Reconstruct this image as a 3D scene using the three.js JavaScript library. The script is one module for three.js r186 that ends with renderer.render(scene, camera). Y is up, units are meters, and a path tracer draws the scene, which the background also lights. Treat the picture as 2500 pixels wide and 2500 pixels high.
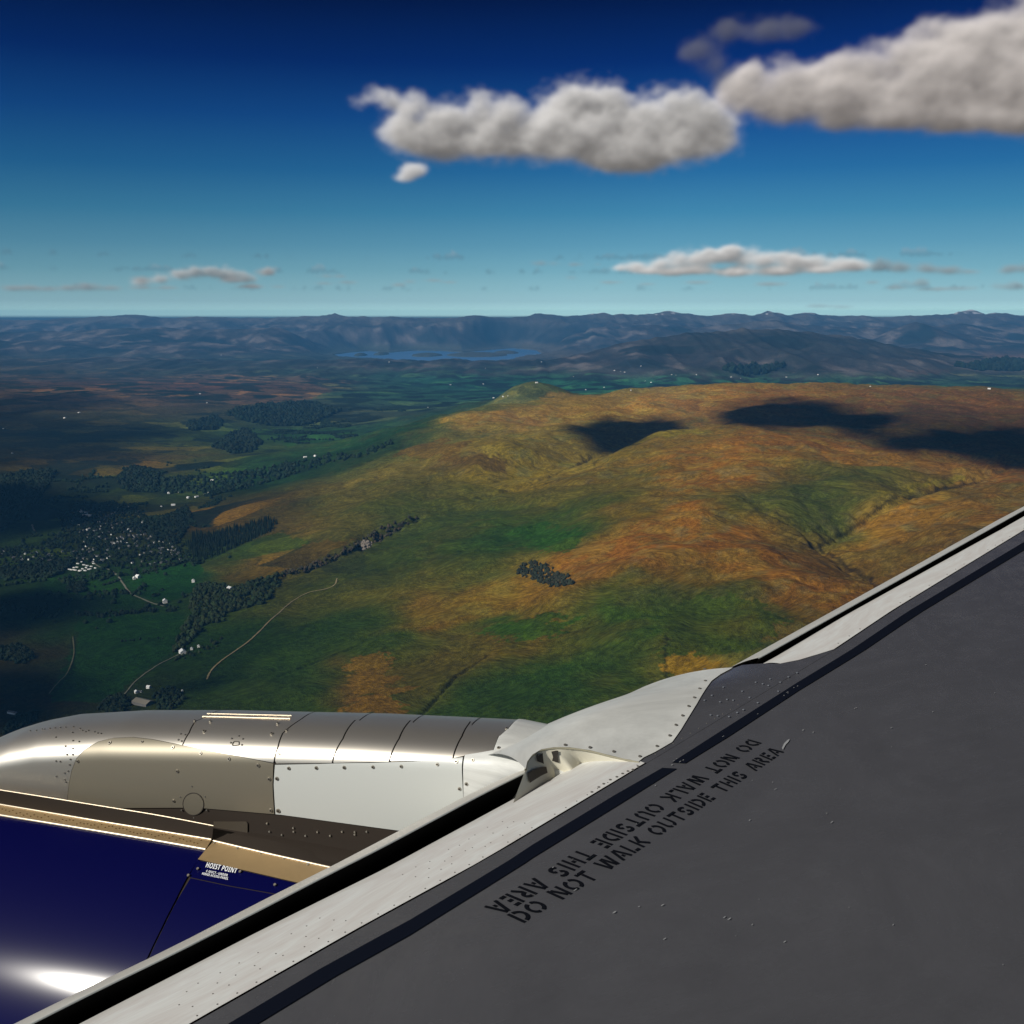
import * as THREE from 'three';
import { mergeGeometries, mergeVertices } from 'three/addons/utils/BufferGeometryUtils.js';
import { FontLoader } from 'three/addons/loaders/FontLoader.js';
import { createNoise2D, createNoise3D } from 'simplex-noise';

// ───────────────────────── camera, sky, sun, exposure ─────────────────────────
const EYE = 900;                                   // metres above the valley floor
const scene = new THREE.Scene();
const camera = new THREE.PerspectiveCamera(50, 1, 0.1, 200000);
camera.position.set(0, EYE, 0);
camera.rotation.set(-THREE.MathUtils.degToRad(10.1), 0, 0);
const renderer = new THREE.WebGLRenderer({ antialias: true });
renderer.setSize(1024, 1024);
renderer.toneMapping = THREE.LinearToneMapping;
renderer.toneMappingExposure = 1;
renderer.shadowMap.enabled = true;

const SUN = new THREE.Vector3(-0.66, 0.55, 0.51).normalize();
const sun = new THREE.DirectionalLight(new THREE.Color().setRGB(1, 0.95, 0.86), 4.5);
sun.position.copy(SUN).multiplyScalar(14000);
sun.castShadow = true;
sun.shadow.radius = 2.5;
sun.shadow.mapSize.set(4096, 4096);
Object.assign(sun.shadow.camera, { left: -11000, right: 11000, top: 11000, bottom: -11000, near: 10, far: 30000 });
scene.add(sun, sun.target);

function rngOf(seed) { let s = seed >>> 0; return () => { s = (s + 0x6d2b79f5) | 0; let t = Math.imul(s ^ (s >>> 15), 1 | s); t = (t + Math.imul(t ^ (t >>> 7), 61 | t)) ^ t; return ((t ^ (t >>> 14)) >>> 0) / 4294967296; }; }
const noise2 = createNoise2D(rngOf(11)), noise3 = createNoise3D(rngOf(12));
const bare = (g) => { g.deleteAttribute('uv'); g.deleteAttribute('normal'); return g; };
const clamp = (x, a = 0, b = 1) => Math.min(b, Math.max(a, x)), lerp = (a, b, t) => a + (b - a) * t;
const smooth = (a, b, x) => { const t = clamp((x - a) / (b - a)); return t * t * (3 - 2 * t); };
const fbm = (x, y, n = 4) => { let s = 0, a = 0.5; for (let i = 0; i < n; i++) { s += a * noise2(x, y); x = x * 2.03 + 17.1; y = y * 2.03 - 9.7; a *= 0.5; } return s; };
const s2l = (c) => (c <= 0.04045 ? c / 12.92 : ((c + 0.055) / 1.055) ** 2.4);
const srgb = (r, g, b) => [s2l(r / 255), s2l(g / 255), s2l(b / 255)];
const curve = (pts, x, k = 1) => {                // piecewise linear, held at the ends
  if (x <= pts[0][0]) return pts[0][k];
  for (let i = 1; i < pts.length; i++) if (x <= pts[i][0]) return lerp(pts[i - 1][k], pts[i][k], (x - pts[i - 1][0]) / (pts[i][0] - pts[i - 1][0]));
  return pts[pts.length - 1][k];
};

// pixels of the 2500 px photograph -> direction of sight in the world
const PXF = 1250 / Math.tan(THREE.MathUtils.degToRad(25)), ct = Math.cos(camera.rotation.x), st = Math.sin(-camera.rotation.x);
function sight(px, py) { const u = (px - 1250) / PXF, v = -(py - 1250) / PXF; return [u, v * ct - st, -v * st - ct]; }


// cumulus of the computed sky: lumpy fields of droplets, lit by marching through them towards the sun
function skyClouds(data, W, H) {
  function march(blobs, { cell = [34, 24, 38], scale = 420, rag = 1, lit = 1, thick = 0.011, veil = 1, hue = [1.01, 1, 0.98] } = {}) {
    const lo = [1e9, 1e9, 1e9], hi = [-1e9, -1e9, -1e9]; for (const q of blobs) for (let e = 0; e < 3; e++) { lo[e] = Math.min(lo[e], q[e] - q[3 + e] * 1.7); hi[e] = Math.max(hi[e], q[e] + q[3 + e] * 1.7); }
    const n = [0, 1, 2].map((e) => Math.ceil((hi[e] - lo[e]) / cell[e]) + 2), N = n[0] * n[1] * n[2], f = new Float32Array(N), E = new Float32Array(N);
    for (const [x, y, z, rx, ry, rz, thin] of blobs) {
      const b0 = [x - rx * 1.9, y - ry * 1.9, z - rz * 1.9].map((v, e) => Math.max(0, Math.floor((v - lo[e]) / cell[e]))), b1 = [x + rx * 1.9, y + ry * 1.9, z + rz * 1.9].map((v, e) => Math.min(n[e] - 1, Math.ceil((v - lo[e]) / cell[e])));
      for (let k = b0[2]; k <= b1[2]; k++) for (let j = b0[1]; j <= b1[1]; j++) for (let i = b0[0]; i <= b1[0]; i++) { const p = (lo[0] + i * cell[0] - x) / rx; let q = (lo[1] + j * cell[1] - y) / ry; const r = (lo[2] + k * cell[2] - z) / rz; if (q < 0) q *= 1.3; E[(k * n[1] + j) * n[0] + i] += (thin ?? 1) * Math.exp(-2.2 * (p * p + q * q + r * r)); }
    }
    for (let k = 1; k + 1 < n[2]; k++) for (let j = 1; j + 1 < n[1]; j++) for (let i = 1; i + 1 < n[0]; i++) {
      const o = (k * n[1] + j) * n[0] + i; if (E[o] < 0.004) continue;
      const x = (lo[0] + i * cell[0]) / scale, y = (lo[1] + j * cell[1]) / scale, z = (lo[2] + k * cell[2]) / scale, t = j / n[1];
      let s = 1 - Math.sqrt(Math.max(0, -Math.log(Math.min(1, E[o])) / 2.2));
      s += rag * (0.44 * noise3(x * 0.8, y * 1.1, z * 0.8) + 0.2 * noise3(x * 2 + 7, y * 2.3, z * 2) + 0.1 * noise3(x * 4.4, y * 4.8 + 3, z * 4.4) + 0.05 * noise3(x * 9.3, y * 10, z * 9.3)) * (0.45 + 0.55 * smooth(0.2, 0.75, t));
      f[o] = smooth(-0.04, 1.0, s) + 0.07 * smooth(-0.4, 0.1, s) * smooth(-0.1, 0.6, noise3(x * 2.6, y * 3.4, z * 2.6) + 0.5 * noise3(x * 7, y * 9, z * 7));
    }
    const at = (x, y, z) => { const a = (x - lo[0]) / cell[0], b = (y - lo[1]) / cell[1], c = (z - lo[2]) / cell[2], i = Math.floor(a), j = Math.floor(b), k = Math.floor(c); if (i < 0 || j < 0 || k < 0 || i >= n[0] - 1 || j >= n[1] - 1 || k >= n[2] - 1) return 0; const u = a - i, v = b - j, w = c - k, o = (k * n[1] + j) * n[0] + i, sx = n[0], sy = n[0] * n[1]; return lerp(lerp(lerp(f[o], f[o + 1], u), lerp(f[o + sx], f[o + sx + 1], u), v), lerp(lerp(f[o + sy], f[o + sy + 1], u), lerp(f[o + sy + sx], f[o + sy + sx + 1], u), v), w); };
    let u0 = 1e9, u1 = -1e9, v0 = 1e9, v1 = -1e9; for (const x of [lo[0], hi[0]]) for (const y of [lo[1], hi[1]]) for (const z of [lo[2], hi[2]]) { const u = (Math.atan2(z, x) / (2 * Math.PI) + 0.5) * W, v = (Math.asin((y - EYE) / Math.hypot(x, y - EYE, z)) / Math.PI + 0.5) * H; u0 = Math.min(u0, u); u1 = Math.max(u1, u); v0 = Math.min(v0, v); v1 = Math.max(v1, v); }
    const big = scale / 420;
    for (let j = Math.max(0, Math.floor(v0)); j <= Math.min(H - 1, v1); j++) for (let i = Math.max(0, Math.floor(u0)); i <= Math.min(W - 1, u1); i++) {
      const el = ((j + 0.5) / H - 0.5) * Math.PI, az = ((i + 0.5) / W) * 2 * Math.PI, d = [-Math.cos(az) * Math.cos(el), Math.sin(el), -Math.sin(az) * Math.cos(el)], o = [0, EYE, 0];
      let t0 = 0, t1 = 1e9; for (let e = 0; e < 3; e++) { const a = (lo[e] - o[e]) / d[e], b = (hi[e] - o[e]) / d[e]; t0 = Math.max(t0, Math.min(a, b)); t1 = Math.min(t1, Math.max(a, b)); }
      if (t1 <= t0) continue;
      const step = 26 * big, m = Math.min(140, Math.ceil((t1 - t0) / step)), ds = (t1 - t0) / m; let T = 1, L = 0, A = 0, G = 0;
      for (let k = 0; k < m && T > 0.02; k++) {
        const t = t0 + (k + 0.5) * ds, x = d[0] * t, y = EYE + d[1] * t, z = d[2] * t, q = at(x, y, z); if (q < 0.004) continue;
        let tau = 0, pr = 0, over = 0; for (const l of [50, 130, 240]) over += at(x, y + l * big, z) * 90; for (const l of [22, 60, 120, 210, 340]) { const ll = l * big; tau += at(x + SUN.x * ll, y + SUN.y * ll, z + SUN.z * ll) * (ll - pr); pr = ll; }
        const S = Math.exp(-tau * thick * 1.9) * 0.95 + Math.exp(-tau * thick * 0.34) * 0.34, a = 1 - Math.exp(-q * (thick / big) * ds), hgt = clamp((y - lo[1]) / (hi[1] - lo[1]));
        const ov = Math.exp(-over * thick * 0.55); L += T * a * S * (0.62 + 0.62 * ov); A += T * a * (0.45 + 0.6 * ov); G += T * a * (1 - hgt); T *= 1 - a;
      }
      const al = (1 - T) * veil; if (al < 0.004) continue; const p = (j * W + i) * 4, k = veil;
      const c = [0.46 * L + 0.12 * A + 0.055 * G, 0.445 * L + 0.122 * A + 0.04 * G, 0.43 * L + 0.13 * A + 0.02 * G];
      for (let e = 0; e < 3; e++) data[p + e] = data[p + e] * (1 - al) + c[e] * k * lit * hue[e];
    }
  }
  const lay = (D, list, seed, dz = 0.6) => { const R = rngOf(seed); return list.map(([px, py, r, ry, thin]) => { const d = sight(px, py), t = D / Math.hypot(d[0], d[2]), k = (D / PXF) * 1.03; const j = (R() - 0.5) * dz * r * k; return [d[0] * t + j * 0.3, EYE + d[1] * t, d[2] * t + j, r * k, (ry ?? r) * k, r * k, thin]; }); };
  march(lay(12000, [
    [1010, 345, 70, 48], [1090, 350, 80, 52], [1180, 350, 80, 48], [1260, 345, 80, 50], [1340, 345, 85, 58], [1430, 345, 90, 66], [1520, 360, 95, 60], [1610, 360, 90, 58], [1690, 345, 85, 58], [1755, 335, 58, 48], [1400, 285, 75, 62], [1460, 270, 66, 55], [1350, 300, 60, 48], [1540, 295, 70, 56], [1650, 290, 66, 52], [1700, 300, 60, 46], [1600, 310, 70, 54], [1240, 295, 56, 42], [1170, 285, 52, 46, 0.9], [1120, 300, 60, 44], [1060, 300, 60, 46, 0.9], [1000, 270, 55, 34, 0.6], [940, 245, 50, 26, 0.5], [890, 245, 40, 18, 0.35], [1480, 390, 60, 30], [1570, 395, 60, 28], [1490, 412, 34, 16, 0.5], [985, 320, 50, 40, 0.8], [1410, 240, 34, 26], [1440, 236, 34, 24], [1375, 255, 34, 26], [1500, 250, 36, 26], [1640, 255, 34, 24], [1680, 262, 34, 26],
  ], 3));
  march(lay(12000, [[1000, 425, 34, 22, 0.9], [1025, 418, 24, 18, 0.9], [985, 435, 30, 12, 0.6]], 4));
  march(lay(9500, [
    [1800, 230, 60, 56], [1860, 250, 75, 58], [1940, 245, 80, 60], [2020, 250, 85, 62], [2110, 245, 90, 66], [2200, 240, 95, 70], [2290, 230, 100, 78], [2380, 220, 110, 86], [2470, 210, 120, 96], [2570, 200, 140, 110], [2680, 180, 150, 120], [1830, 190, 44, 36], [1920, 195, 50, 40], [2000, 190, 50, 42], [2050, 165, 36, 30], [2110, 175, 60, 44], [2200, 150, 66, 46], [2280, 120, 70, 46], [2350, 95, 70, 40], [2430, 80, 70, 40], [2500, 75, 80, 44], [2600, 70, 100, 60], [2300, 170, 80, 50], [2420, 150, 90, 54], [2050, 290, 60, 26], [2200, 290, 90, 26], [2350, 295, 110, 28], [2480, 300, 120, 30],
    [2150, 110, 40, 22, 0.4], [2320, 60, 60, 22, 0.4],
  ], 5), { cell: [28, 21, 32], scale: 420, hue: [1.02, 0.96, 0.92], lit: 0.95 });
  march(lay(17000, [
    [1515, 655, 26, 12], [1560, 652, 30, 16], [1610, 645, 34, 20], [1660, 640, 36, 24], [1710, 632, 40, 26], [1765, 626, 40, 26], [1820, 632, 42, 26], [1870, 638, 38, 24], [1930, 642, 40, 22], [1990, 645, 40, 20], [2050, 648, 38, 18], [2100, 650, 30, 16], [1700, 660, 50, 14], [1800, 664, 60, 14], [1900, 662, 60, 14], [2000, 660, 50, 12], [1580, 662, 40, 12], [1640, 664, 40, 12], [1730, 615, 24, 16], [1790, 612, 26, 16],
  ], 6), { cell: [38, 17, 46], scale: 430 });
  march(lay(30000, [[345, 690, 24, 12, 0.8], [390, 682, 28, 14, 0.9], [440, 672, 30, 18], [480, 664, 24, 16], [520, 664, 30, 17], [560, 674, 30, 16, 0.9], [600, 680, 28, 14, 0.8], [650, 664, 22, 14, 0.7], [610, 700, 26, 7, 0.6]], 7), { cell: [48, 26, 60], scale: 560, lit: 0.68, veil: 0.85 });

  const grey = { lit: 0.42, veil: 0.75, cell: [60, 26, 80], scale: 560, thick: 0.006 };
  march(lay(30000, [[30, 704, 26, 8], [75, 704, 28, 9], [120, 706, 26, 7], [165, 704, 26, 8], [215, 703, 30, 10], [265, 704, 26, 8]], 8), grey);
  march(lay(30000, [[350, 682, 26, 9], [345, 703, 30, 6], [620, 700, 26, 5], [590, 700, 20, 5, 0.8], [680, 700, 22, 5, 0.8], [645, 664, 24, 13], [570, 686, 30, 8], [410, 703, 30, 5, 0.8]], 9), grey);
  march(lay(30000, [[795, 674, 26, 5], [830, 675, 18, 4], [790, 692, 26, 5], [850, 690, 28, 5], [975, 696, 24, 5], [1000, 688, 16, 4], [1060, 685, 26, 5], [1100, 689, 22, 3]], 10), { ...grey, veil: 0.6 });
  march(lay(30000, [[1320, 643, 20, 7], [1350, 644, 20, 7], [1405, 646, 18, 5], [1395, 678, 20, 5], [1460, 645, 14, 5], [1490, 690, 30, 4], [1580, 694, 24, 4], [1700, 690, 40, 4], [1880, 694, 40, 7]], 11), { ...grey, veil: 0.6 });
  march(lay(26000, [[2090, 655, 30, 14], [2150, 650, 30, 18], [2200, 655, 34, 16], [2260, 658, 34, 14], [2320, 662, 34, 12], [2375, 664, 24, 7], [2460, 660, 24, 12], [2510, 658, 30, 14], [2590, 662, 40, 12]], 12), { ...grey, veil: 0.85 });
  march(lay(30000, [[2130, 690, 22, 5], [2250, 692, 28, 10], [2200, 702, 30, 6], [2290, 706, 40, 5], [2360, 704, 36, 5], [2480, 700, 40, 10], [2010, 748, 40, 5, 0.8], [2060, 750, 30, 5, 0.8]], 13), { ...grey, veil: 0.6 });
  march(lay(9500, [[1770, 200, 40, 40, 0.6], [1745, 150, 44, 36, 0.55], [1720, 115, 48, 30, 0.6], [1800, 78, 60, 28, 0.7], [1880, 68, 62, 24, 0.6], [1950, 72, 46, 28, 0.5], [1690, 132, 42, 28, 0.5]], 14), { lit: 0.3, veil: 0.5, cell: [28, 21, 32], scale: 380 });
}
// clear air above a pale horizon, darkest a right angle from the sun, with far small clouds low down
{
  const W = 4096, H = 2048, data = new Float32Array(W * H * 4);
  const rows = [[-0.5, 222, 272, 260], [0.28, 222, 272, 260], [0.5, 195, 240, 240], [0.75, 171, 214, 220], [1.3, 152, 200, 210], [2.3, 124, 180, 198], [3.5, 98, 160, 188], [5.1, 67, 138, 177], [7.1, 40, 110, 164], [9.6, 21, 79, 147], [12.1, 7, 48, 117], [15.1, 3, 25, 76], [19, 2, 17, 56], [26, 2, 13, 44], [40, 2, 11, 38], [90, 2, 10, 34]].map(([e, r, g, b]) => [e, ...srgb(r, g, b)]);
  for (let j = 0; j < H; j++) {
    const el = ((j + 0.5) / H) * 180 - 90, e = Math.max(el, -0.5), base = [1, 2, 3].map((k) => curve(rows, e, k));
    for (let i = 0; i < W; i++) {
      const az = ((i + 0.5) / W) * Math.PI * 2, ce = Math.cos(el * Math.PI / 180), x = -Math.cos(az) * ce, z = -Math.sin(az) * ce, y = Math.sin(el * Math.PI / 180);
      const X = x, Z = z;
      const c = X * SUN.x + y * SUN.y + Z * SUN.z;
      let k = 0.66 + 1.0 * Math.min(c * c, 0.3), glow = 0.35 * Math.pow(Math.max(0, c), 24) + 0.12 * Math.pow(Math.max(0, c), 4);
      let col = [base[0] * k + glow * 0.9, base[1] * k + glow * 0.95, base[2] * k + glow];
      if (el > 0.4 && el < 5.5) {                  // distant flat-based cumulus, seen edge on
        const a = az * 180 / Math.PI, band = smooth(0.7, 1.6, el) * (1 - smooth(3.2, 4.6, el));
        for (const [level, sc, off] of [[1.35, 0.32, 3.3], [2.2, 0.42, 41.7], [2.9, 0.36, 77.1]]) {
          const ax = Math.cos(az) * 57.3 * sc, ay = Math.sin(az) * 57.3 * sc;
          const lump = noise3(ax + off, ay, off) * 0.6 + noise3(ax * 2.7, ay * 2.7 + off, 3) * 0.3 + noise3(ax * 7, ay * 7, off + el * 2) * 0.16;
          const top = level + 0.62 * clamp(lump - 0.12, 0, 1), soft = noise3(ax * 16, ay * 16, el * 6) * 0.07;
          const cov = smooth(0.1, 0.34, lump) * smooth(level - 0.1, level + 0.02, el + soft) * (1 - smooth(top - 0.05, top + 0.07, el + soft)) * band;
          const lit = smooth(0.35, 0.6, lump) * smooth(level, top, el);
          const cl = [lerp(0.085, 0.34, lit), lerp(0.15, 0.37, lit), lerp(0.2, 0.4, lit)];
          for (let q = 0; q < 3; q++) col[q] = lerp(col[q], cl[q], cov * 0.3);
        }
      }
      if (el < -0.5) col = [0.03, 0.045, 0.05];
      const o = (j * W + i) * 4; data[o] = col[0]; data[o + 1] = col[1]; data[o + 2] = col[2]; data[o + 3] = 1;
    }
  }
  skyClouds(data, W, H);
  const t = new THREE.DataTexture(data, W, H, THREE.RGBAFormat, THREE.FloatType);
  t.mapping = THREE.EquirectangularReflectionMapping; t.magFilter = THREE.LinearFilter; t.needsUpdate = true;
  scene.background = t; scene.environment = t;
}
scene.fog = new THREE.FogExp2(new THREE.Color().setRGB(0.13, 0.48, 1.0), 2.1e-5);

// ───────────────────────── helpers ─────────────────────────
const names = new Map();
const numbered = (n) => { const k = names.get(n) ?? 0; names.set(n, k + 1); return k ? n + '_' + String(k).padStart(3, '0') : n; };
function tag(o, label, category, group, kind) { o.userData.label = label; if (category) o.userData.category = category; if (group) o.userData.group = group; if (kind) o.userData.kind = kind; return o; }
function add(name, geo, mat, parent) {
  const m = geo.isBufferGeometry ? new THREE.Mesh(geo, mat) : geo;
  m.name = parent ? name : numbered(name); m.castShadow = m.receiveShadow = true; (parent ?? scene).add(m); return m;
}
function std(name, rgb, rough = 0.8, metal = 0, extra = {}) { const m = new THREE.MeshPhysicalMaterial({ roughness: rough, metalness: metal, ...extra }); m.color.setRGB(...rgb); m.name = name; return m; }
function dataTex(n, f, color = false) {
  const d = new Uint8Array(n * n * 4);
  for (let y = 0; y < n; y++) for (let x = 0; x < n; x++) { const v = f(x / n, y / n); const o = (y * n + x) * 4; for (let c = 0; c < 4; c++) d[o + c] = c === 3 && v.length < 4 ? 255 : clamp(Array.isArray(v) ? v[c] : v) * 255; }
  const t = new THREE.DataTexture(d, n, n); t.wrapS = t.wrapT = THREE.RepeatWrapping; t.magFilter = THREE.LinearFilter; if (color) t.colorSpace = THREE.SRGBColorSpace; t.needsUpdate = true; return t;
}
const tileNoise = (u, v, f, s) => { const a = u * Math.PI * 2, b = v * Math.PI * 2, R = f / (2 * Math.PI); return noise3(Math.cos(a) * R + s, Math.sin(a) * R + Math.cos(b) * R * 1.37, Math.sin(b) * R + s * 1.7); };

// ───────────────────────── relief ─────────────────────────
// [photo x, photo y, height of the ground there]
const CTRL = [
  [0, 1800, 20], [0, 1650, 20], [0, 1500, 22], [0, 1350, 30], [0, 1250, 55], [0, 1150, 95], [0, 1050, 120], [150, 1100, 110], [200, 1600, 20], [250, 1450, 25], [250, 1330, 30], [250, 1230, 45], [300, 1750, 35], [450, 1550, 42], [430, 1640, 45], [450, 1450, 45], [480, 1330, 60], [490, 1235, 62], [600, 1180, 52], [350, 1150, 60], [430, 1090, 95], [600, 1060, 80], [600, 1000, 120], [200, 1000, 150], [0, 960, 190], [250, 940, 170], [600, 935, 130], [760, 950, 120], [800, 1040, 50], [900, 1080, 44], [980, 1000, 50], [1000, 940, 40],
  [700, 1165, 90], [650, 1230, 125], [800, 1215, 165], [850, 1150, 175], [980, 1082, 262], [1060, 1035, 340], [1110, 1004, 395], [1200, 990, 405], [1330, 992, 410], [1420, 1000, 395], [1100, 1080, 335], [1000, 1150, 258], [1250, 1080, 365], [1380, 1060, 350], [1460, 1075, 335], [900, 1225, 205], [850, 1310, 150], [700, 1300, 110], [560, 1300, 84], [620, 1390, 78], [760, 1360, 105], [900, 1320, 135], [1000, 1270, 178],
  [1290, 966, 330], [1150, 985, 250], [1230, 972, 300], [1350, 975, 300], [1500, 960, 425], [1640, 945, 455], [1780, 936, 480], [1900, 943, 478], [2000, 951, 480], [2150, 957, 482], [2300, 958, 482], [2500, 976, 470], [2700, 985, 470],
  [1550, 1035, 350], [1500, 1085, 318], [1450, 1112, 292], [1390, 1142, 262], [1300, 1160, 262], [1600, 1060, 395], [1500, 1105, 350], [1700, 1058, 420], [1850, 1050, 428], [1950, 1045, 432], [1700, 1000, 400], [1900, 1000, 415], [2100, 1000, 428], [2300, 1000, 440], [2100, 1060, 425], [2250, 1110, 400], [2400, 1125, 385], [2300, 1060, 425], [2450, 1060, 430],
  [1900, 1120, 405], [1700, 1120, 390], [1550, 1130, 355], [1700, 1200, 350], [1500, 1200, 315], [1300, 1230, 240], [1150, 1230, 215], [1100, 1300, 178], [1300, 1320, 222], [1300, 1400, 195], [1100, 1450, 138], [900, 1450, 98], [700, 1480, 74], [620, 1560, 62], [1550, 1400, 255], [1750, 1350, 290], [1900, 1350, 300], [1500, 1600, 165], [1200, 1640, 118], [900, 1680, 80], [600, 1700, 52], [1500, 1500, 205], [1200, 1540, 140],
  [2400, 1172, 352], [2210, 1212, 325], [2060, 1300, 286], [2000, 1330, 272], [2060, 1380, 256], [2125, 1412, 244], [2300, 1290, 342], [2200, 1330, 305], [2450, 1205, 395], [2500, 1157, 402], [2600, 1170, 410], [2250, 1390, 300], [2120, 1350, 285], [1900, 1210, 362], [1950, 1280, 315], [2050, 1220, 345], [2150, 1180, 362], [2350, 1420, 310], [2400, 1600, 200], [2000, 1600, 195], [2000, 1800, 130], [2500, 1900, 150], [1500, 1900, 100], [700, 1950, 40], [0, 2000, 20],
  [-500, 1300, 60], [-500, 1050, 170], [-500, 1700, 20], [3000, 1200, 430], [3000, 1000, 460], [3000, 1600, 260], [-500, 930, 200],
  [1250, 930, 35], [1600, 910, 42], [2000, 900, 48], [2400, 910, 60], [2700, 930, 60], [-300, 890, 130], [300, 900, 110], [800, 900, 45], [1250, 885, 25], [1700, 872, 70], [2200, 875, 90], [500, 875, 70], [0, 880, 110], [900, 880, 25],
].map(([px, py, h]) => { const d = sight(px, py), t = (h - EYE) / d[1], x = d[0] * t, z = d[2] * t; return [Math.atan2(x, -z), Math.log(Math.hypot(x, z)), h]; });
function solver(pts, col) {                         // biharmonic-like interpolation over direction and log distance
  const n = pts.length, A = pts.map((p, i) => { const r = pts.map((q) => Math.hypot(p[0] - q[0], p[1] - q[1])); r.push(1, p[col]); r[i] += 0; return r; });
  A.push([...pts.map(() => 1), 0, 0]);
  const m = n + 1;
  for (let i = 0; i < m; i++) {
    let b = i; for (let r = i + 1; r < m; r++) if (Math.abs(A[r][i]) > Math.abs(A[b][i])) b = r;
    [A[i], A[b]] = [A[b], A[i]];
    for (let r = 0; r < m; r++) if (r !== i && A[r][i]) { const f = A[r][i] / A[i][i]; for (let c = i; c <= m; c++) A[r][c] -= f * A[i][c]; }
  }
  const w = A.map((r, i) => r[m] / r[i]);
  return (u, v) => { let s = w[n]; for (let i = 0; i < n; i++) { const a = u - pts[i][0], b = v - pts[i][1]; s += w[i] * Math.sqrt(a * a + b * b + 2e-5); } return s; };
}
const relief = solver(CTRL, 2);
const RIDGES = [                                    // [distance, depth of the slope, jaggedness, crest line in the photo]
  [33000, 9000, 0.7, [[-900, 782], [-500, 778], [0, 778], [84, 781], [213, 773], [298, 771], [330, 767], [388, 776], [479, 773], [582, 776], [699, 773], [776, 773], [822, 766], [860, 773], [957, 772], [1009, 777], [1074, 775], [1165, 771], [1250, 777], [1308, 766], [1379, 771], [1431, 770], [1473, 763], [1500, 769], [1541, 765], [1599, 767], [1635, 757], [1670, 766], [1742, 770], [1793, 763], [1845, 770], [1884, 759], [1942, 771], [1988, 762], [2046, 770], [2156, 773], [2285, 768], [2366, 757], [2408, 767], [2434, 761], [2500, 771], [2900, 772], [3400, 780]]],
  [26000, 4500, 0.6, [[-400, 806], [0, 812], [150, 808], [300, 802], [430, 800], [520, 806], [640, 800], [760, 806], [850, 808], [960, 803], [1060, 812], [1150, 830], [1230, 850], [1300, 870]]],
  [28000, 5000, 0.7, [[1180, 840], [1300, 800], [1380, 790], [1430, 812], [1446, 800], [1485, 799], [1510, 806], [1600, 792], [1700, 800], [1790, 790], [1880, 782], [1960, 792], [2060, 800], [2200, 800], [2360, 790], [2500, 800], [2800, 800]]],
  [31500, 2600, 0.6, [[1150, 866], [1180, 838], [1205, 822], [1240, 812], [1300, 808], [1350, 819], [1400, 838], [1440, 862]]],
  [23000, 5000, 0.5, [[-500, 832], [0, 831], [123, 829], [259, 842], [285, 836], [453, 834], [530, 838], [640, 850], [760, 862], [840, 878]]],
  [25000, 5000, 0.6, [[2080, 868], [2140, 840], [2200, 808], [2240, 790], [2264, 785], [2300, 796], [2340, 812], [2400, 820], [2500, 832], [2700, 840], [3000, 850]]],
  [17500, 6000, 0.9, [[1330, 880], [1420, 858], [1500, 842], [1570, 828], [1640, 816], [1740, 808], [1830, 800], [1940, 804], [2020, 813], [2120, 832], [2230, 850], [2320, 864], [2500, 878], [2700, 890]]],
].map(([D, W, j, line]) => ({ D, W, j, line: line.map(([px, py]) => { const d = sight(px, py), t = D / -d[2]; return [d[0] * t, EYE + d[1] * t]; }) }));
const LAKE = [[810, 867], [850, 861], [900, 857], [950, 861], [1010, 856], [1080, 857], [1130, 861], [1180, 856], [1250, 850], [1310, 855], [1325, 864], [1280, 872], [1240, 880], [1180, 886], [1120, 884], [1060, 889], [1000, 885], [940, 880], [880, 877], [835, 873]].map(([px, py]) => { const d = sight(px, py), t = (8 - EYE) / d[1]; return [d[0] * t, d[2] * t]; });
const ISLES = [[932, 865, 16, 2.6], [1042, 868, 36, 3.2], [1165, 867, 72, 4.5], [1235, 862, 30, 2.5], [880, 868, 14, 2]].map(([px, py, a, b]) => { const d = sight(px, py), t = (8 - EYE) / d[1], e = sight(px, py - b), q = (8 - EYE) / e[1]; return [d[0] * t, d[2] * t, a * -d[2] * t / PXF, Math.abs(e[2] * q - d[2] * t)]; });
function inside(poly, x, z) { let c = false; for (let i = 0, j = poly.length - 1; i < poly.length; j = i++) if ((poly[i][1] > z) !== (poly[j][1] > z) && x < ((poly[j][0] - poly[i][0]) * (z - poly[i][1])) / (poly[j][1] - poly[i][1]) + poly[i][0]) c = !c; return c; }
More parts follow.
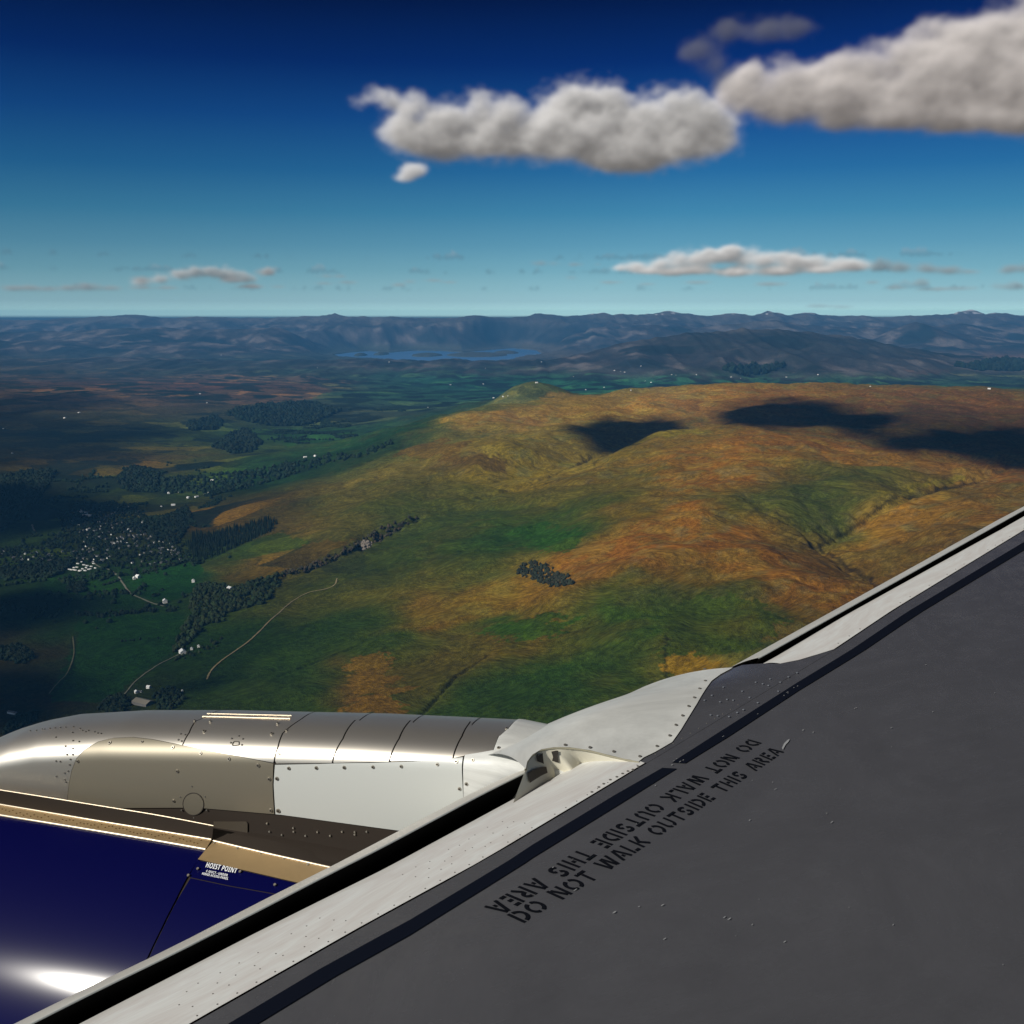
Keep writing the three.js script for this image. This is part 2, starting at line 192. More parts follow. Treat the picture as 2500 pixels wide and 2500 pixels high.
// signed distance to a line of points
function nearLine(line, x, z) { let best = 1e9, at = 0; for (let i = 1; i < line.length; i++) { const [ax, az] = line[i - 1], [bx, bz] = line[i], dx = bx - ax, dz = bz - az, t = clamp(((x - ax) * dx + (z - az) * dz) / (dx * dx + dz * dz)), d = Math.hypot(x - ax - dx * t, z - az - dz * t); if (d < best) { best = d; at = i - 1 + t; } } return [best, at]; }
let GULLIES = [];
function height(x, z) {
  const r = Math.hypot(x, z), u = Math.atan2(x, -z), v = Math.log(Math.max(r, 300));
  const uu = clamp(u, -0.95, 0.95);
  let h = relief(uu, clamp(v, 7.2, 10.1));
  const far = smooth(14000, 21000, r), out = smooth(0.75, 1.0, Math.abs(u));
  h = lerp(h, 35, Math.max(far, out));
  const hilly = smooth(60, 260, h) * (1 - smooth(9000, 13000, r));
  h += fbm(x / 900, z / 900, 3) * lerp(16, 38, hilly) + fbm(x / 260 + 5, z / 260, 4) * lerp(4, 12, hilly);
  const rg = 1 - Math.abs(noise2(x / 420 + 3, z / 300)); h -= hilly * 8 * rg * rg * rg;
  for (const g of GULLIES) if (x > g.box[0] && x < g.box[1] && z > g.box[2] && z < g.box[3]) { const [d, at] = nearLine(g.line, x, z); const w = g.w * (0.7 + 0.5 * noise2(x / 60, z / 60)); if (d < w) { const k = 1 - d / w; h -= g.d * k * k * smooth(0, 0.7, at) ; } }
  h += 120 * Math.exp(-((x - 118) ** 2 + (z + 7750) ** 2) / 62000);
  if (r > 9000) {
    h += fbm(x / 2600 + 9, z / 2600, 3) * 60 * smooth(9000, 13000, r) * (1 - 0.6 * smooth(20000, 24000, r)) * smooth(-0.1, 0.5, fbm(x / 9000, z / 9000 + 4, 2) + 0.25);
    let shore = 1; if (x > -9000 && x < 6000 && z < -17000 && z > -36000) { let m = 1e9; if (inside(LAKE, x, z)) m = 0; else { for (let i = 0, j = LAKE.length - 1; i < LAKE.length; j = i++) m = Math.min(m, nearLine([LAKE[j], LAKE[i]], x, z)[0]); } shore = smooth(0, 1300, m); }
    for (const g of RIDGES) {
      const d = -z - g.D - 900 * noise2(x / 7000 + g.D, 0.5);
      if (Math.abs(d) > g.W * 1.15) continue;
      let hc = curve(g.line, x); hc += g.j * (34 * noise2(x / 1300, g.D) + 24 * noise2(x / 520, g.D + 3) + 14 * noise2(x / 230, g.D + 5));
      let t = 1 - Math.abs(d) / g.W;
      const spur = 1 - Math.abs(noise2(x / 2400 + g.D, z / 5200)), spur2 = 1 - Math.abs(noise2(x / 900 + 7, z / 1600 + g.D));
      t = clamp(t + (spur - 0.5) * 0.42 * t * (1 - t) * 2 + (spur2 - 0.5) * 0.16 * t * (1 - t) * 2);
      const q = hc * Math.pow(t, g.W > 8000 ? 1.7 : 1.25) * (1 - 0) ;
      h = Math.max(h, q * shore);
    }
    if (inside(LAKE, x, z)) { let isle = 0; for (const [ix, iz, a, b] of ISLES) isle = Math.max(isle, 1 - ((x - ix) / a) ** 2 - ((z - iz) / b) ** 2); h = isle > 0 ? 26 + 45 * isle : -10; }
    else if (r > 18000 && h < 14) h = 14;
  }
  return h;
}
function ground(px, py) {                           // where the line of sight through a photo pixel meets the ground
  const d = sight(px, py); let t0 = 1000, t = 1000;
  for (let i = 0; i < 900; i++) {
    t = t0 * 1.006;
    if (EYE + d[1] * t < height(d[0] * t, d[2] * t)) { let a = t0, b = t; for (let k = 0; k < 14; k++) { const m = (a + b) / 2; if (EYE + d[1] * m < height(d[0] * m, d[2] * m)) b = m; else a = m; } return [d[0] * b, EYE + d[1] * b, d[2] * b]; }
    t0 = t;
  }
  return [d[0] * t, 0, d[2] * t];
}
const flat = (pts) => pts.map(([px, py]) => { const g = ground(px, py); return [g[0], g[2]]; });
const boxOf = (l, w) => [Math.min(...l.map((p) => p[0])) - w, Math.max(...l.map((p) => p[0])) + w, Math.min(...l.map((p) => p[1])) - w, Math.max(...l.map((p) => p[1])) + w];
{
  const mk = (pts, w, d) => { const line = flat(pts); return { line, w, d, box: boxOf(line, w * 1.3) }; };
  GULLIES = [
    mk([[2500, 1130], [2400, 1172], [2290, 1192], [2210, 1214], [2130, 1255], [2075, 1296], [2040, 1312], [2000, 1330], [2030, 1352], [2060, 1380], [2095, 1398], [2125, 1412], [2160, 1445]], 105, 17),
    mk([[1800, 1200], [1880, 1250], [1950, 1290], [2000, 1328]], 80, 12),
    mk([[1050, 1258], [1000, 1268], [950, 1295], [900, 1325], [860, 1343], [800, 1368], [720, 1398], [640, 1430]], 62, 30),
    mk([[1480, 1098], [1440, 1118], [1400, 1140], [1340, 1165], [1260, 1195], [1180, 1215]], 60, 16),
    mk([[1190, 1600], [1115, 1650], [1080, 1690], [1030, 1745], [1000, 1790]], 16, 7),
    mk([[905, 1560], [840, 1590], [760, 1620], [680, 1650]], 18, 5),
    mk([[1900, 1400], [2000, 1430], [2080, 1440]], 40, 10),
  ];
}

// ───────────────────────── ground cover ─────────────────────────
const IRR = 0.8;                                   // sunlit flat ground under this sun
// [photo x, photo y, colour of the cover in full sun (sRGB as photographed)]
const COVER = [
  [1100, 1020, 118, 90, 46], [1250, 1030, 118, 86, 52], [1050, 1100, 104, 92, 42], [1200, 1100, 112, 96, 42], [1150, 1150, 106, 90, 34], [1350, 1130, 118, 98, 40], [1000, 1150, 88, 78, 38], [900, 1160, 92, 76, 40], [1120, 1120, 84, 64, 40], [1260, 1180, 110, 92, 34], [850, 1210, 74, 68, 32], [960, 1230, 66, 70, 30], [780, 1180, 70, 66, 34], [700, 1230, 66, 62, 32], [560, 1210, 50, 58, 32], [540, 1255, 96, 70, 40], [640, 1240, 92, 70, 40], [700, 1290, 86, 68, 36], [600, 1340, 44, 58, 30], [660, 1330, 48, 60, 30], [560, 1400, 84, 68, 34], [700, 1370, 92, 70, 36], [820, 1300, 78, 70, 36], [880, 1260, 70, 68, 32],
  [1000, 1300, 54, 64, 28], [1150, 1250, 58, 66, 28], [1250, 1230, 78, 72, 28], [1400, 1180, 92, 76, 30], [1300, 1300, 40, 66, 26], [1350, 1320, 42, 66, 28], [1420, 1340, 110, 76, 34], [1500, 1380, 114, 74, 36], [1250, 1350, 50, 64, 28], [1100, 1350, 50, 62, 26], [1000, 1400, 58, 62, 26], [900, 1380, 50, 60, 26], [780, 1430, 52, 62, 28],
  [850, 1460, 82, 78, 32], [700, 1470, 84, 80, 36], [1000, 1470, 104, 78, 34], [1150, 1460, 108, 84, 32], [1220, 1440, 112, 90, 36], [1100, 1530, 106, 74, 32], [1300, 1470, 98, 76, 30], [1350, 1510, 90, 70, 30], [1240, 1520, 46, 66, 24], [900, 1520, 48, 62, 24], [750, 1520, 40, 58, 22], [1000, 1560, 46, 62, 24], [1200, 1570, 82, 66, 30], [1350, 1560, 74, 64, 28], [1500, 1480, 48, 66, 24], [1620, 1520, 46, 68, 24], [1550, 1560, 48, 60, 26], [1400, 1620, 40, 62, 24], [1250, 1650, 42, 60, 26], [1100, 1680, 44, 60, 26], [900, 1640, 94, 70, 38], [880, 1700, 92, 66, 38], [820, 1600, 44, 60, 24], [700, 1600, 40, 60, 22], [600, 1650, 32, 52, 20], [700, 1720, 42, 58, 24], [1000, 1740, 46, 60, 28], [1500, 1660, 42, 56, 24], [1680, 1620, 112, 84, 36], [1650, 1570, 76, 68, 30],
  [1500, 1180, 88, 74, 28], [1600, 1130, 112, 80, 36], [1550, 1090, 104, 88, 40], [1750, 1090, 124, 84, 38], [1900, 1080, 122, 80, 36], [2050, 1080, 122, 80, 36], [1700, 1180, 122, 76, 32], [1850, 1150, 120, 78, 34], [1600, 1250, 118, 72, 30], [1750, 1280, 118, 74, 30], [1650, 1330, 114, 74, 30], [1850, 1350, 112, 72, 30], [1950, 1420, 114, 72, 32], [2000, 1480, 104, 66, 30], [1800, 1420, 98, 72, 30], [1720, 1450, 62, 60, 26], [1850, 1500, 104, 66, 30], [1880, 1540, 52, 56, 26], [1750, 1520, 48, 58, 24],
  [1870, 1240, 78, 76, 34], [1950, 1200, 60, 66, 34], [2000, 1170, 66, 70, 36], [2030, 1250, 66, 74, 36], [1980, 1290, 70, 72, 34], [2150, 1150, 96, 86, 38], [2200, 1190, 82, 78, 34], [2100, 1110, 124, 84, 38], [2200, 1130, 118, 84, 38], [2150, 1260, 134, 96, 42], [2250, 1230, 132, 94, 42], [2100, 1330, 120, 86, 38], [2200, 1320, 96, 70, 34], [2300, 1260, 128, 92, 40], [2350, 1220, 84, 66, 34], [2420, 1230, 118, 74, 40], [2480, 1170, 112, 64, 38], [2300, 1350, 88, 62, 32], [2150, 1400, 84, 64, 32], [2400, 1290, 80, 60, 32],
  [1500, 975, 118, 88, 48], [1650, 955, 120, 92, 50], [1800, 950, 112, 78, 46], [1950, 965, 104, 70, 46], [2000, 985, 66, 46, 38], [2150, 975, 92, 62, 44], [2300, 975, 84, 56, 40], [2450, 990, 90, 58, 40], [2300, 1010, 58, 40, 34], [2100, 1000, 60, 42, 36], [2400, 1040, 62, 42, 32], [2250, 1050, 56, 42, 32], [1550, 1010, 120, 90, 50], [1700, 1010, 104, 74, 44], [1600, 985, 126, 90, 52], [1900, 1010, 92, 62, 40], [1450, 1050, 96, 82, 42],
  [900, 1095, 24, 44, 30], [960, 1070, 22, 40, 30], [1040, 1030, 26, 46, 38], [1090, 1003, 28, 48, 42], [700, 1150, 26, 50, 28], [1000, 1045, 28, 52, 38], [850, 1115, 26, 48, 30], [600, 1195, 28, 50, 28],
  [1290, 962, 64, 70, 48], [1230, 975, 94, 90, 56],
  [250, 1450, 24, 52, 22], [400, 1420, 22, 56, 30], [250, 1560, 24, 54, 22], [350, 1600, 28, 50, 22], [150, 1650, 36, 44, 20], [100, 1580, 46, 40, 22], [80, 1700, 42, 34, 20], [200, 1720, 40, 42, 18], [50, 1500, 34, 52, 20], [100, 1280, 38, 48, 24], [150, 1220, 46, 52, 26], [60, 1320, 34, 50, 24], [260, 1180, 50, 54, 28], [400, 1130, 72, 58, 36], [480, 1100, 66, 66, 36], [350, 1060, 56, 62, 34], [250, 1050, 54, 56, 34], [150, 1060, 44, 48, 30], [480, 1200, 40, 56, 34], [650, 1150, 30, 60, 38], [800, 1100, 36, 66, 42], [700, 1060, 42, 78, 46], [800, 1050, 44, 80, 48], [880, 1030, 60, 66, 54],
  [60, 960, 78, 60, 46], [250, 970, 70, 58, 50], [450, 990, 70, 56, 46], [600, 960, 76, 62, 48], [720, 950, 84, 66, 50], [780, 945, 84, 68, 52], [700, 925, 90, 74, 60], [550, 930, 80, 64, 54], [850, 960, 44, 72, 56], [950, 940, 40, 70, 56], [1050, 930, 36, 76, 60], [1200, 915, 40, 78, 60], [1400, 910, 42, 84, 62], [1600, 905, 44, 84, 64], [1850, 910, 44, 82, 62], [2100, 915, 50, 80, 60], [2350, 925, 52, 76, 58], [300, 900, 60, 60, 50], [600, 890, 40, 64, 54], [900, 900, 36, 66, 56], [1800, 865, 100, 76, 66], [2050, 885, 104, 78, 68], [1650, 865, 92, 76, 70], [2300, 880, 96, 74, 64], [1500, 870, 70, 70, 64],
].map(([px, py, r, g, b]) => { g = Math.max(g, r * 0.65); const q = ground(px, py), c = srgb(r, g, b).map((k, e) => (k / IRR) * [1.0, 1.02, lerp(0.55, 0.85, smooth(6000, 9500, Math.hypot(q[0], q[2])))][e] * (1 + 0.4 * smooth(4300, 6000, Math.hypot(q[0], q[2])) * smooth(160, 240, q[1]))); return [Math.atan2(q[0], -q[2]), Math.log(Math.hypot(q[0], q[2])), ...c.map((k) => Math.log(k))]; });  // far hilltop colours brightened to make up for light lost in haze
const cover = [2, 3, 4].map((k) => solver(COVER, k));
// fields and patches with edges of their own: outline in the photo, colour, how soft the edge is in metres
const PATCH = [
  [[[372, 1398], [478, 1368], [502, 1390], [474, 1420], [482, 1440], [420, 1468], [362, 1462], [326, 1440], [332, 1415]], [24, 58, 32], 6],
  [[[112, 1402], [175, 1402], [262, 1402], [292, 1427], [312, 1450], [348, 1470], [240, 1490], [192, 1500], [132, 1472], [106, 1432]], [27, 56, 24], 8],
  [[[195, 1505], [300, 1500], [422, 1497], [452, 1510], [438, 1560], [408, 1600], [358, 1630], [300, 1686], [250, 1715], [120, 1715], [150, 1640], [188, 1560]], [25, 54, 24], 10],
  [[[140, 1205], [200, 1195], [290, 1170], [310, 1195], [220, 1215], [160, 1250], [110, 1245]], [42, 54, 26], 10],
  [[[0, 1275], [60, 1262], [150, 1262], [160, 1300], [100, 1318], [0, 1335]], [40, 56, 26], 10],
  [[[200, 1195], [240, 1165], [285, 1160], [330, 1190], [270, 1205]], [48, 60, 30], 10],
  [[[500, 1240], [560, 1232], [680, 1225], [700, 1238], [560, 1262], [620, 1270], [520, 1300], [470, 1300], [460, 1260]], [88, 68, 40], 55],
  [[[600, 1325], [680, 1300], [740, 1315], [770, 1335], [690, 1345], [620, 1362], [540, 1372]], [44, 60, 30], 14],
  [[[640, 1410], [740, 1330], [860, 1318], [800, 1350], [730, 1385]], [94, 72, 38], 30],
  [[[690, 1075], [760, 1055], [840, 1045], [860, 1060], [800, 1075], [700, 1095]], [46, 84, 46], 20],
  [[[590, 955], [680, 938], [760, 935], [810, 955], [760, 975], [640, 985], [560, 985], [540, 970]], [96, 72, 56], 60],
  [[[440, 918], [560, 912], [700, 920], [900, 930], [860, 938], [640, 932], [480, 928]], [100, 80, 64], 60],
  [[[1690, 890], [1820, 874], [2000, 876], [2200, 890], [2340, 905], [2200, 914], [2000, 905], [1840, 890]], [112, 82, 70], 90],
  [[[1560, 862], [1700, 850], [1800, 855], [1720, 870], [1600, 872]], [104, 82, 72], 120],
  [[[1320, 962], [1420, 964], [1500, 955], [1540, 975], [1500, 992], [1400, 990], [1340, 984]], [120, 94, 56], 40],
  [[[1240, 958], [1290, 945], [1340, 955], [1345, 972], [1290, 968]], [56, 62, 48], 40],
  [[[1330, 1340], [1260, 1290], [1330, 1272], [1400, 1290], [1420, 1320], [1400, 1348], [1360, 1352]], [38, 68, 28], 40],
  [[[1180, 1540], [1300, 1505], [1400, 1520], [1380, 1550], [1280, 1560], [1180, 1552]], [40, 66, 24], 40],
  [[[1610, 1470], [1700, 1452], [1860, 1470], [1920, 1520], [1830, 1570], [1700, 1600], [1626, 1602], [1622, 1540]], [46, 58, 25], 30],
  [[[1632, 1605], [1690, 1590], [1750, 1620], [1720, 1660], [1640, 1680]], [118, 88, 38], 22],
  [[[1150, 1110], [1240, 1128], [1250, 1150], [1180, 1140], [1100, 1128], [1060, 1110]], [82, 60, 38], 30],
  [[[990, 1095], [1080, 1070], [1150, 1085], [1100, 1110], [1020, 1118], [960, 1110]], [92, 68, 42], 40],
  [[[870, 1600], [930, 1600], [960, 1660], [1000, 1680], [930, 1700], [880, 1690], [850, 1640]], [104, 76, 42], 30],
  [[[850, 1710], [930, 1690], [1000, 1720], [960, 1750], [840, 1750]], [100, 70, 40], 30],
  [[[2140, 1200], [2240, 1178], [2340, 1160], [2360, 1166], [2240, 1192], [2160, 1215]], [104, 92, 44], 14],
  [[[1480, 1098], [1570, 1062], [1700, 1048], [1730, 1054], [1590, 1072], [1510, 1104]], [112, 98, 48], 14],
].map(([p, c, e]) => { const poly = flat(p); return { poly, c: srgb(...c).map((k, i) => (k / IRR) * [1.04, 1.08, lerp(0.4, 0.95, smooth(6000, 9500, Math.hypot(...poly[0])))][i]), e, box: boxOf(poly, e * 2) }; });
const LINES = [                                    // burns, ditches and old walls: line, width in metres, colour factor
  [[[2400, 1172], [2290, 1192], [2210, 1214], [2130, 1255], [2075, 1296], [2040, 1312], [2000, 1330], [2030, 1352], [2060, 1380], [2095, 1398], [2125, 1412], [2160, 1445]], 9, 0.35],
  [[[1190, 1600], [1115, 1650], [1080, 1690], [1030, 1745], [1000, 1790]], 5, 0.35],
  [[[905, 1560], [840, 1590], [760, 1620], [680, 1650]], 4, 0.55],
  [[[1626, 1550], [1625, 1600], [1626, 1645], [1630, 1700]], 4, 0.45],
  [[[1440, 1118], [1400, 1140], [1340, 1165]], 9, 0.5], [[[1500, 1120], [1440, 1150], [1300, 1190], [1200, 1212]], 8, 0.62], [[[1560, 1085], [1500, 1105], [1450, 1135]], 10, 0.5],
  [[[560, 1375], [680, 1342], [760, 1335]], 5, 0.55], [[[470, 1245], [560, 1235], [680, 1228]], 5, 0.6],
  [[[980, 1500], [1050, 1482], [1150, 1440], [1230, 1420]], 5, 0.62], [[[1230, 1520], [1400, 1480]], 5, 0.65], [[[180, 1560], [178, 1640], [130, 1700]], 6, 0.5], [[[1800, 1200], [1880, 1250], [1950, 1290]], 6, 0.6], [[[1990, 1335], [1900, 1300]], 5, 0.7],
].map(([p, w, f]) => { const line = flat(p); return { line, w, f, box: boxOf(line, w * 2) }; });
function cells(x, z, s) {                          // fields: nearest of jittered points, and the distance to the edge between two
  const gx = x / s, gz = z / s, ix = Math.floor(gx), iz = Math.floor(gz); let a = 9, b = 9, id = 0;
  for (let j = -1; j <= 1; j++) for (let i = -1; i <= 1; i++) {
    const h = Math.imul(ix + i, 374761393) ^ Math.imul(iz + j, 668265263), q = Math.imul(h ^ (h >>> 13), 1274126177) >>> 0;
    const dx = ix + i + 0.15 + 0.7 * ((q & 1023) / 1023) - gx, dz = iz + j + 0.15 + 0.7 * (((q >>> 10) & 1023) / 1023) - gz, d = Math.hypot(dx, dz);
    if (d < a) { b = a; a = d; id = q; } else if (d < b) b = d;
  }
  return [(id >>> 8) / 16777216, (b - a) * s];
}
function albedo(x, z, h, ny) {
  const r = Math.hypot(x, z), u = clamp(Math.atan2(x, -z), -0.6, 0.6), v = clamp(Math.log(Math.max(r, 1)), 7.55, 10.05);
  const w = 120 + r * 0.012, wx = x + fbm(x / 420, z / 420 + 7, 3) * w, wz = z + fbm(x / 420 + 31, z / 420, 3) * w;   // ragged borders
  const wu = clamp(Math.atan2(wx, -wz), -0.6, 0.6), wv = clamp(Math.log(Math.hypot(wx, wz) + 1), 7.55, 10.05);
  let c = cover.map((f) => Math.exp(f(wu, wv)));
  const hill = smooth(70, 170, h) * (1 - smooth(9000, 11500, r)), nearV = (1 - hill) * (1 - smooth(20000, 26000, r));
  // mottle of grasses: straw, green and heather, in streaks
  const a = fbm(x / 310 + 2, z / 310, 5), b = fbm(x / 95 + 50, z / 88, 4), f = fbm(x / 26, z / 24 + 8, 3), m = fbm(x / 780 - 4, z / 780 + 4, 3);
  const mix = (to, t) => { for (let k = 0; k < 3; k++) c[k] = lerp(c[k], to[k], t); };
  if (r < 13000) {
    const q = hill * 0.9 + 0.1, lum = (c[0] + c[1]) / 2;
    mix([lum * 1.42, lum * 1.16, lum * 0.2], 0.34 * q * smooth(0.05, 0.5, a + 0.4 * b));
    mix([lum * 0.68, lum * 0.95, lum * 0.2], 0.34 * q * smooth(0.05, 0.45, -a * 0.8 + m * 0.5 + 0.3 * b));
    mix([lum * 0.66, lum * 0.5, lum * 0.25], 0.4 * q * smooth(0.14, 0.4, b * 0.9 - a * 0.3 + f * 0.35) * smooth(150, 300, h));
  }
  for (const p of PATCH) if (x > p.box[0] && x < p.box[1] && z > p.box[2] && z < p.box[3]) {
    const jx = x + (b * 1.6 + f * 0.8) * p.e, jz = z + (a * 1.6 - f * 0.8) * p.e;
    if (inside(p.poly, jx, jz)) { const t = p.e > 12 ? 0.78 : 0.9; mix(p.c, t); }
  }
  if (nearV > 0.01) {                              // farmland: fields with hedges
    const s = 240, [id, edge] = cells(x + 60 * noise2(x / 500, z / 500), z + 60 * noise2(x / 500 + 9, z / 500), s), moor = smooth(0.05, 0.3, fbm(x / 3200 + 3, z / 2300, 3));
    const k = nearV * (1 - 0.35 * moor) * smooth(2600, 4500, r), tone = 0.4 + id * 1.25;
    mix([c[0] * tone * (id > 0.86 ? 1.7 : 1), c[1] * tone * (id > 0.86 ? 1.45 : 1), c[2] * tone], k * 0.92);
    if (id < 0.17) mix([0.012, 0.022, 0.011], k * 0.9);
    const hw = 5 + r * 0.0011; mix([0.012, 0.026, 0.011], k * 0.8 * (1 - smooth(hw * 0.5, hw, edge)) * smooth(-0.25, 0.15, noise2(x / 160, z / 160)));
    const wood = Math.max(smooth(0.2, 0.26, fbm(x / 1500 + 12, z / 1100 - 3, 4) - 0.02), smooth(0.27, 0.31, fbm(x / 520 - 7, z / 420 + 2, 3))) * smooth(4800, 6200, r); mix([0.012, 0.022, 0.014], 0.85 * wood * nearV);
    mix([c[0] * 1.08, c[1] * 0.98, c[2] * 1.05], 0.6 * moor * smooth(8000, 11000, r) * nearV);
  }
  if (r > 12000) {                                 // far hills: purple-brown grass, dark conifers low, rock and old snow high
    const fh = smooth(90, 260, h) * smooth(12000, 15000, r), n = fbm(x / 2100, z / 2100, 4), g = 0.75 + 0.5 * n;
    const n2 = fbm(x / 700 + 3, z / 1500, 4); mix([0.1 * g, 0.09 * g, 0.085 * g], fh); mix([0.24, 0.205, 0.19], fh * 0.75 * smooth(0.05, 0.4, n2 + 0.4 * n)); mix([0.03, 0.034, 0.036], fh * 0.7 * smooth(0.05, 0.4, -n2 - 0.3 * n));
    mix([0.016, 0.024, 0.022], fh * 0.9 * smooth(0.02, 0.2, fbm(x / 2600 + 8, z / 2600, 4) - (h - 250) / 1400));
    mix([0.022, 0.028, 0.026], 0.85 * smooth(1200, 2600, x) * smooth(230, 420, h + 260 * n) * smooth(-0.35, 0.05, n2) * (1 - smooth(21000, 24000, r)) + 0.0);  // cloud shade on the right-hand ridge, put into its ground colour
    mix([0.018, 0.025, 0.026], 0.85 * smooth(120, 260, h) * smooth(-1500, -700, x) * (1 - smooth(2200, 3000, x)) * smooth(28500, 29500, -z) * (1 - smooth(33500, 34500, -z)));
    mix([0.13, 0.118, 0.105], fh * 0.6 * smooth(600, 850, h + 200 * n));
    mix([0.7, 0.72, 0.75], smooth(0.3, 0.4, noise2(x / 320, z / 320) + (h - 1010) / 150) * smooth(26000, 30000, r));
  }
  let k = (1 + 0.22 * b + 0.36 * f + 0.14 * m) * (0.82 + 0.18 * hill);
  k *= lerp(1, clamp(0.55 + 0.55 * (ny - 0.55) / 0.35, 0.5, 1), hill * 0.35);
  for (const l of LINES) if (x > l.box[0] && x < l.box[1] && z > l.box[2] && z < l.box[3]) { const d = nearLine(l.line, x + 8 * f, z + 8 * b)[0]; k *= lerp(l.f, 1, smooth(l.w * 0.35, l.w, d)); }
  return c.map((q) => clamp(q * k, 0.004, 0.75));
}

// ───────────────────────── ground mesh: one continuous sheet, finer near by ─────────────────────────
{
  const us = []; const FINE = 0.60, N = 700;
  for (let i = 0; i <= N; i++) us.push(-FINE + (2 * FINE * i) / N);
  for (let i = 1; i < 60; i++) us.push(FINE + ((2 * Math.PI - 2 * FINE) * i) / 60);
  const rs = [];
  for (let r = 300; r < 1700; r *= 1.12) rs.push(r);
  for (let r = 1700; r < 37000;) { rs.push(r); r += r < 8000 ? 3.2 + r * r * 3.3e-7 : r < 20000 ? 24 + (r - 8000) * 0.0042 : 75 + (r - 20000) * 0.0042; }
  const nu = us.length, nr = rs.length, P = new Float32Array(nu * nr * 3), C = new Float32Array(nu * nr * 3), U = new Float32Array(nu * nr * 2);
  for (let j = 0; j < nr; j++) for (let i = 0; i < nu; i++) { const k = j * nu + i, x = Math.sin(us[i]) * rs[j], z = -Math.cos(us[i]) * rs[j]; P[k * 3] = x; P[k * 3 + 1] = height(x, z); P[k * 3 + 2] = z; U[k * 2] = x / 420; U[k * 2 + 1] = z / 420; }
  const idx = { moorland_hill: [], valley_floor: [], mountains: [] };
  for (let j = 0; j + 1 < nr; j++) for (let i = 0; i < nu; i++) {
    const a = j * nu + i, b = j * nu + ((i + 1) % nu), c = a + nu, d = b + nu, x = P[a * 3], z = P[a * 3 + 2], r = rs[j];
    const az = Math.abs(us[i] > Math.PI ? us[i] - 2 * Math.PI : us[i]);
    const kind = r < 9500 && az < 1 && (P[a * 3 + 1] > 85 + 40 * smooth(3500, 5500, r) * 0) && (x > -900 * (r / 4000) || P[a * 3 + 1] > 230) && x > -r * 0.2 ? 'moorland_hill' : r > 15500 && P[a * 3 + 1] > 130 ? 'mountains' : 'valley_floor';
    idx[kind].push(a, b, c, b, d, c);
  }
  const whole = new THREE.BufferGeometry(); whole.setAttribute('position', new THREE.BufferAttribute(P, 3)); whole.setIndex([].concat(...Object.values(idx).map((a) => a)) .length ? new THREE.BufferAttribute(Uint32Array.from([...idx.moorland_hill.concat(idx.valley_floor, idx.mountains)]), 1) : null);
  whole.computeVertexNormals();
  const Nn = whole.attributes.normal.array; if (Nn[1] < 0) for (let k = 0; k < Nn.length; k++) Nn[k] = -Nn[k];
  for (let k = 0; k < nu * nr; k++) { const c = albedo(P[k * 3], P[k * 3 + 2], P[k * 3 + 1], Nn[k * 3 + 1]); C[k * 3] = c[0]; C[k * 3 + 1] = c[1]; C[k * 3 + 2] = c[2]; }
  const grain = dataTex(1024, (u, v) => { const q = tileNoise(u, v, 9, 1) * 0.3 + tileNoise(u, v, 24, 2) * 0.5 + tileNoise(u, v, 70, 5) * 0.5 + tileNoise(u, v, 180, 9) * 0.3; const g = 0.8 + 0.22 * q; return [g, g, g]; }, true);
  const rough = dataTex(1024, (u, v) => 0.5 + 0.3 * tileNoise(u, v, 30, 21) + 0.22 * tileNoise(u, v, 90, 25) + 0.14 * tileNoise(u, v, 220, 29));
  const mat = new THREE.MeshPhysicalMaterial({ vertexColors: true, roughness: 1, specularIntensity: 0.1, map: grain, bumpMap: rough, bumpScale: 1.8 });
  mat.name = 'rough grass'; mat.color.setRGB(1.42, 1.42, 1.42);
  const pos = whole.attributes.position, nor = whole.attributes.normal, col = new THREE.BufferAttribute(C, 3), uv = new THREE.BufferAttribute(U, 2);
  const labels = { moorland_hill: 'broad grassy moorland hill of brown and green slopes beyond the wing', valley_floor: 'green farmland on the valley floor left of and behind the brown hill', mountains: 'far blue hazy mountain ranges along the whole horizon' };
  for (const [name, list] of Object.entries(idx)) {
    const map = new Int32Array(nu * nr).fill(-1); let n = 0; for (const k of list) if (map[k] < 0) map[k] = n++;
    const g = new THREE.BufferGeometry(), p = new Float32Array(n * 3), q = new Float32Array(n * 3), c = new Float32Array(n * 3), t = new Float32Array(n * 2);
    for (let k = 0; k < map.length; k++) if (map[k] >= 0) { const o = map[k]; for (let e = 0; e < 3; e++) { p[o * 3 + e] = P[k * 3 + e]; q[o * 3 + e] = Nn[k * 3 + e]; c[o * 3 + e] = C[k * 3 + e]; } t[o * 2] = U[k * 2]; t[o * 2 + 1] = U[k * 2 + 1]; }
    g.setAttribute('position', new THREE.BufferAttribute(p, 3)); g.setAttribute('normal', new THREE.BufferAttribute(q, 3)); g.setAttribute('color', new THREE.BufferAttribute(c, 3)); g.setAttribute('uv', new THREE.BufferAttribute(t, 2));
    g.setIndex(new THREE.BufferAttribute(Uint32Array.from(list, (k) => map[k]), 1));
    tag(add(name, g, mat), labels[name], name === 'valley_floor' ? 'ground' : name === 'mountains' ? 'mountains' : 'hill', null, 'structure');
  }
  console.log('ground', nu, nr, (nu * nr * 2) / 1e6);
}
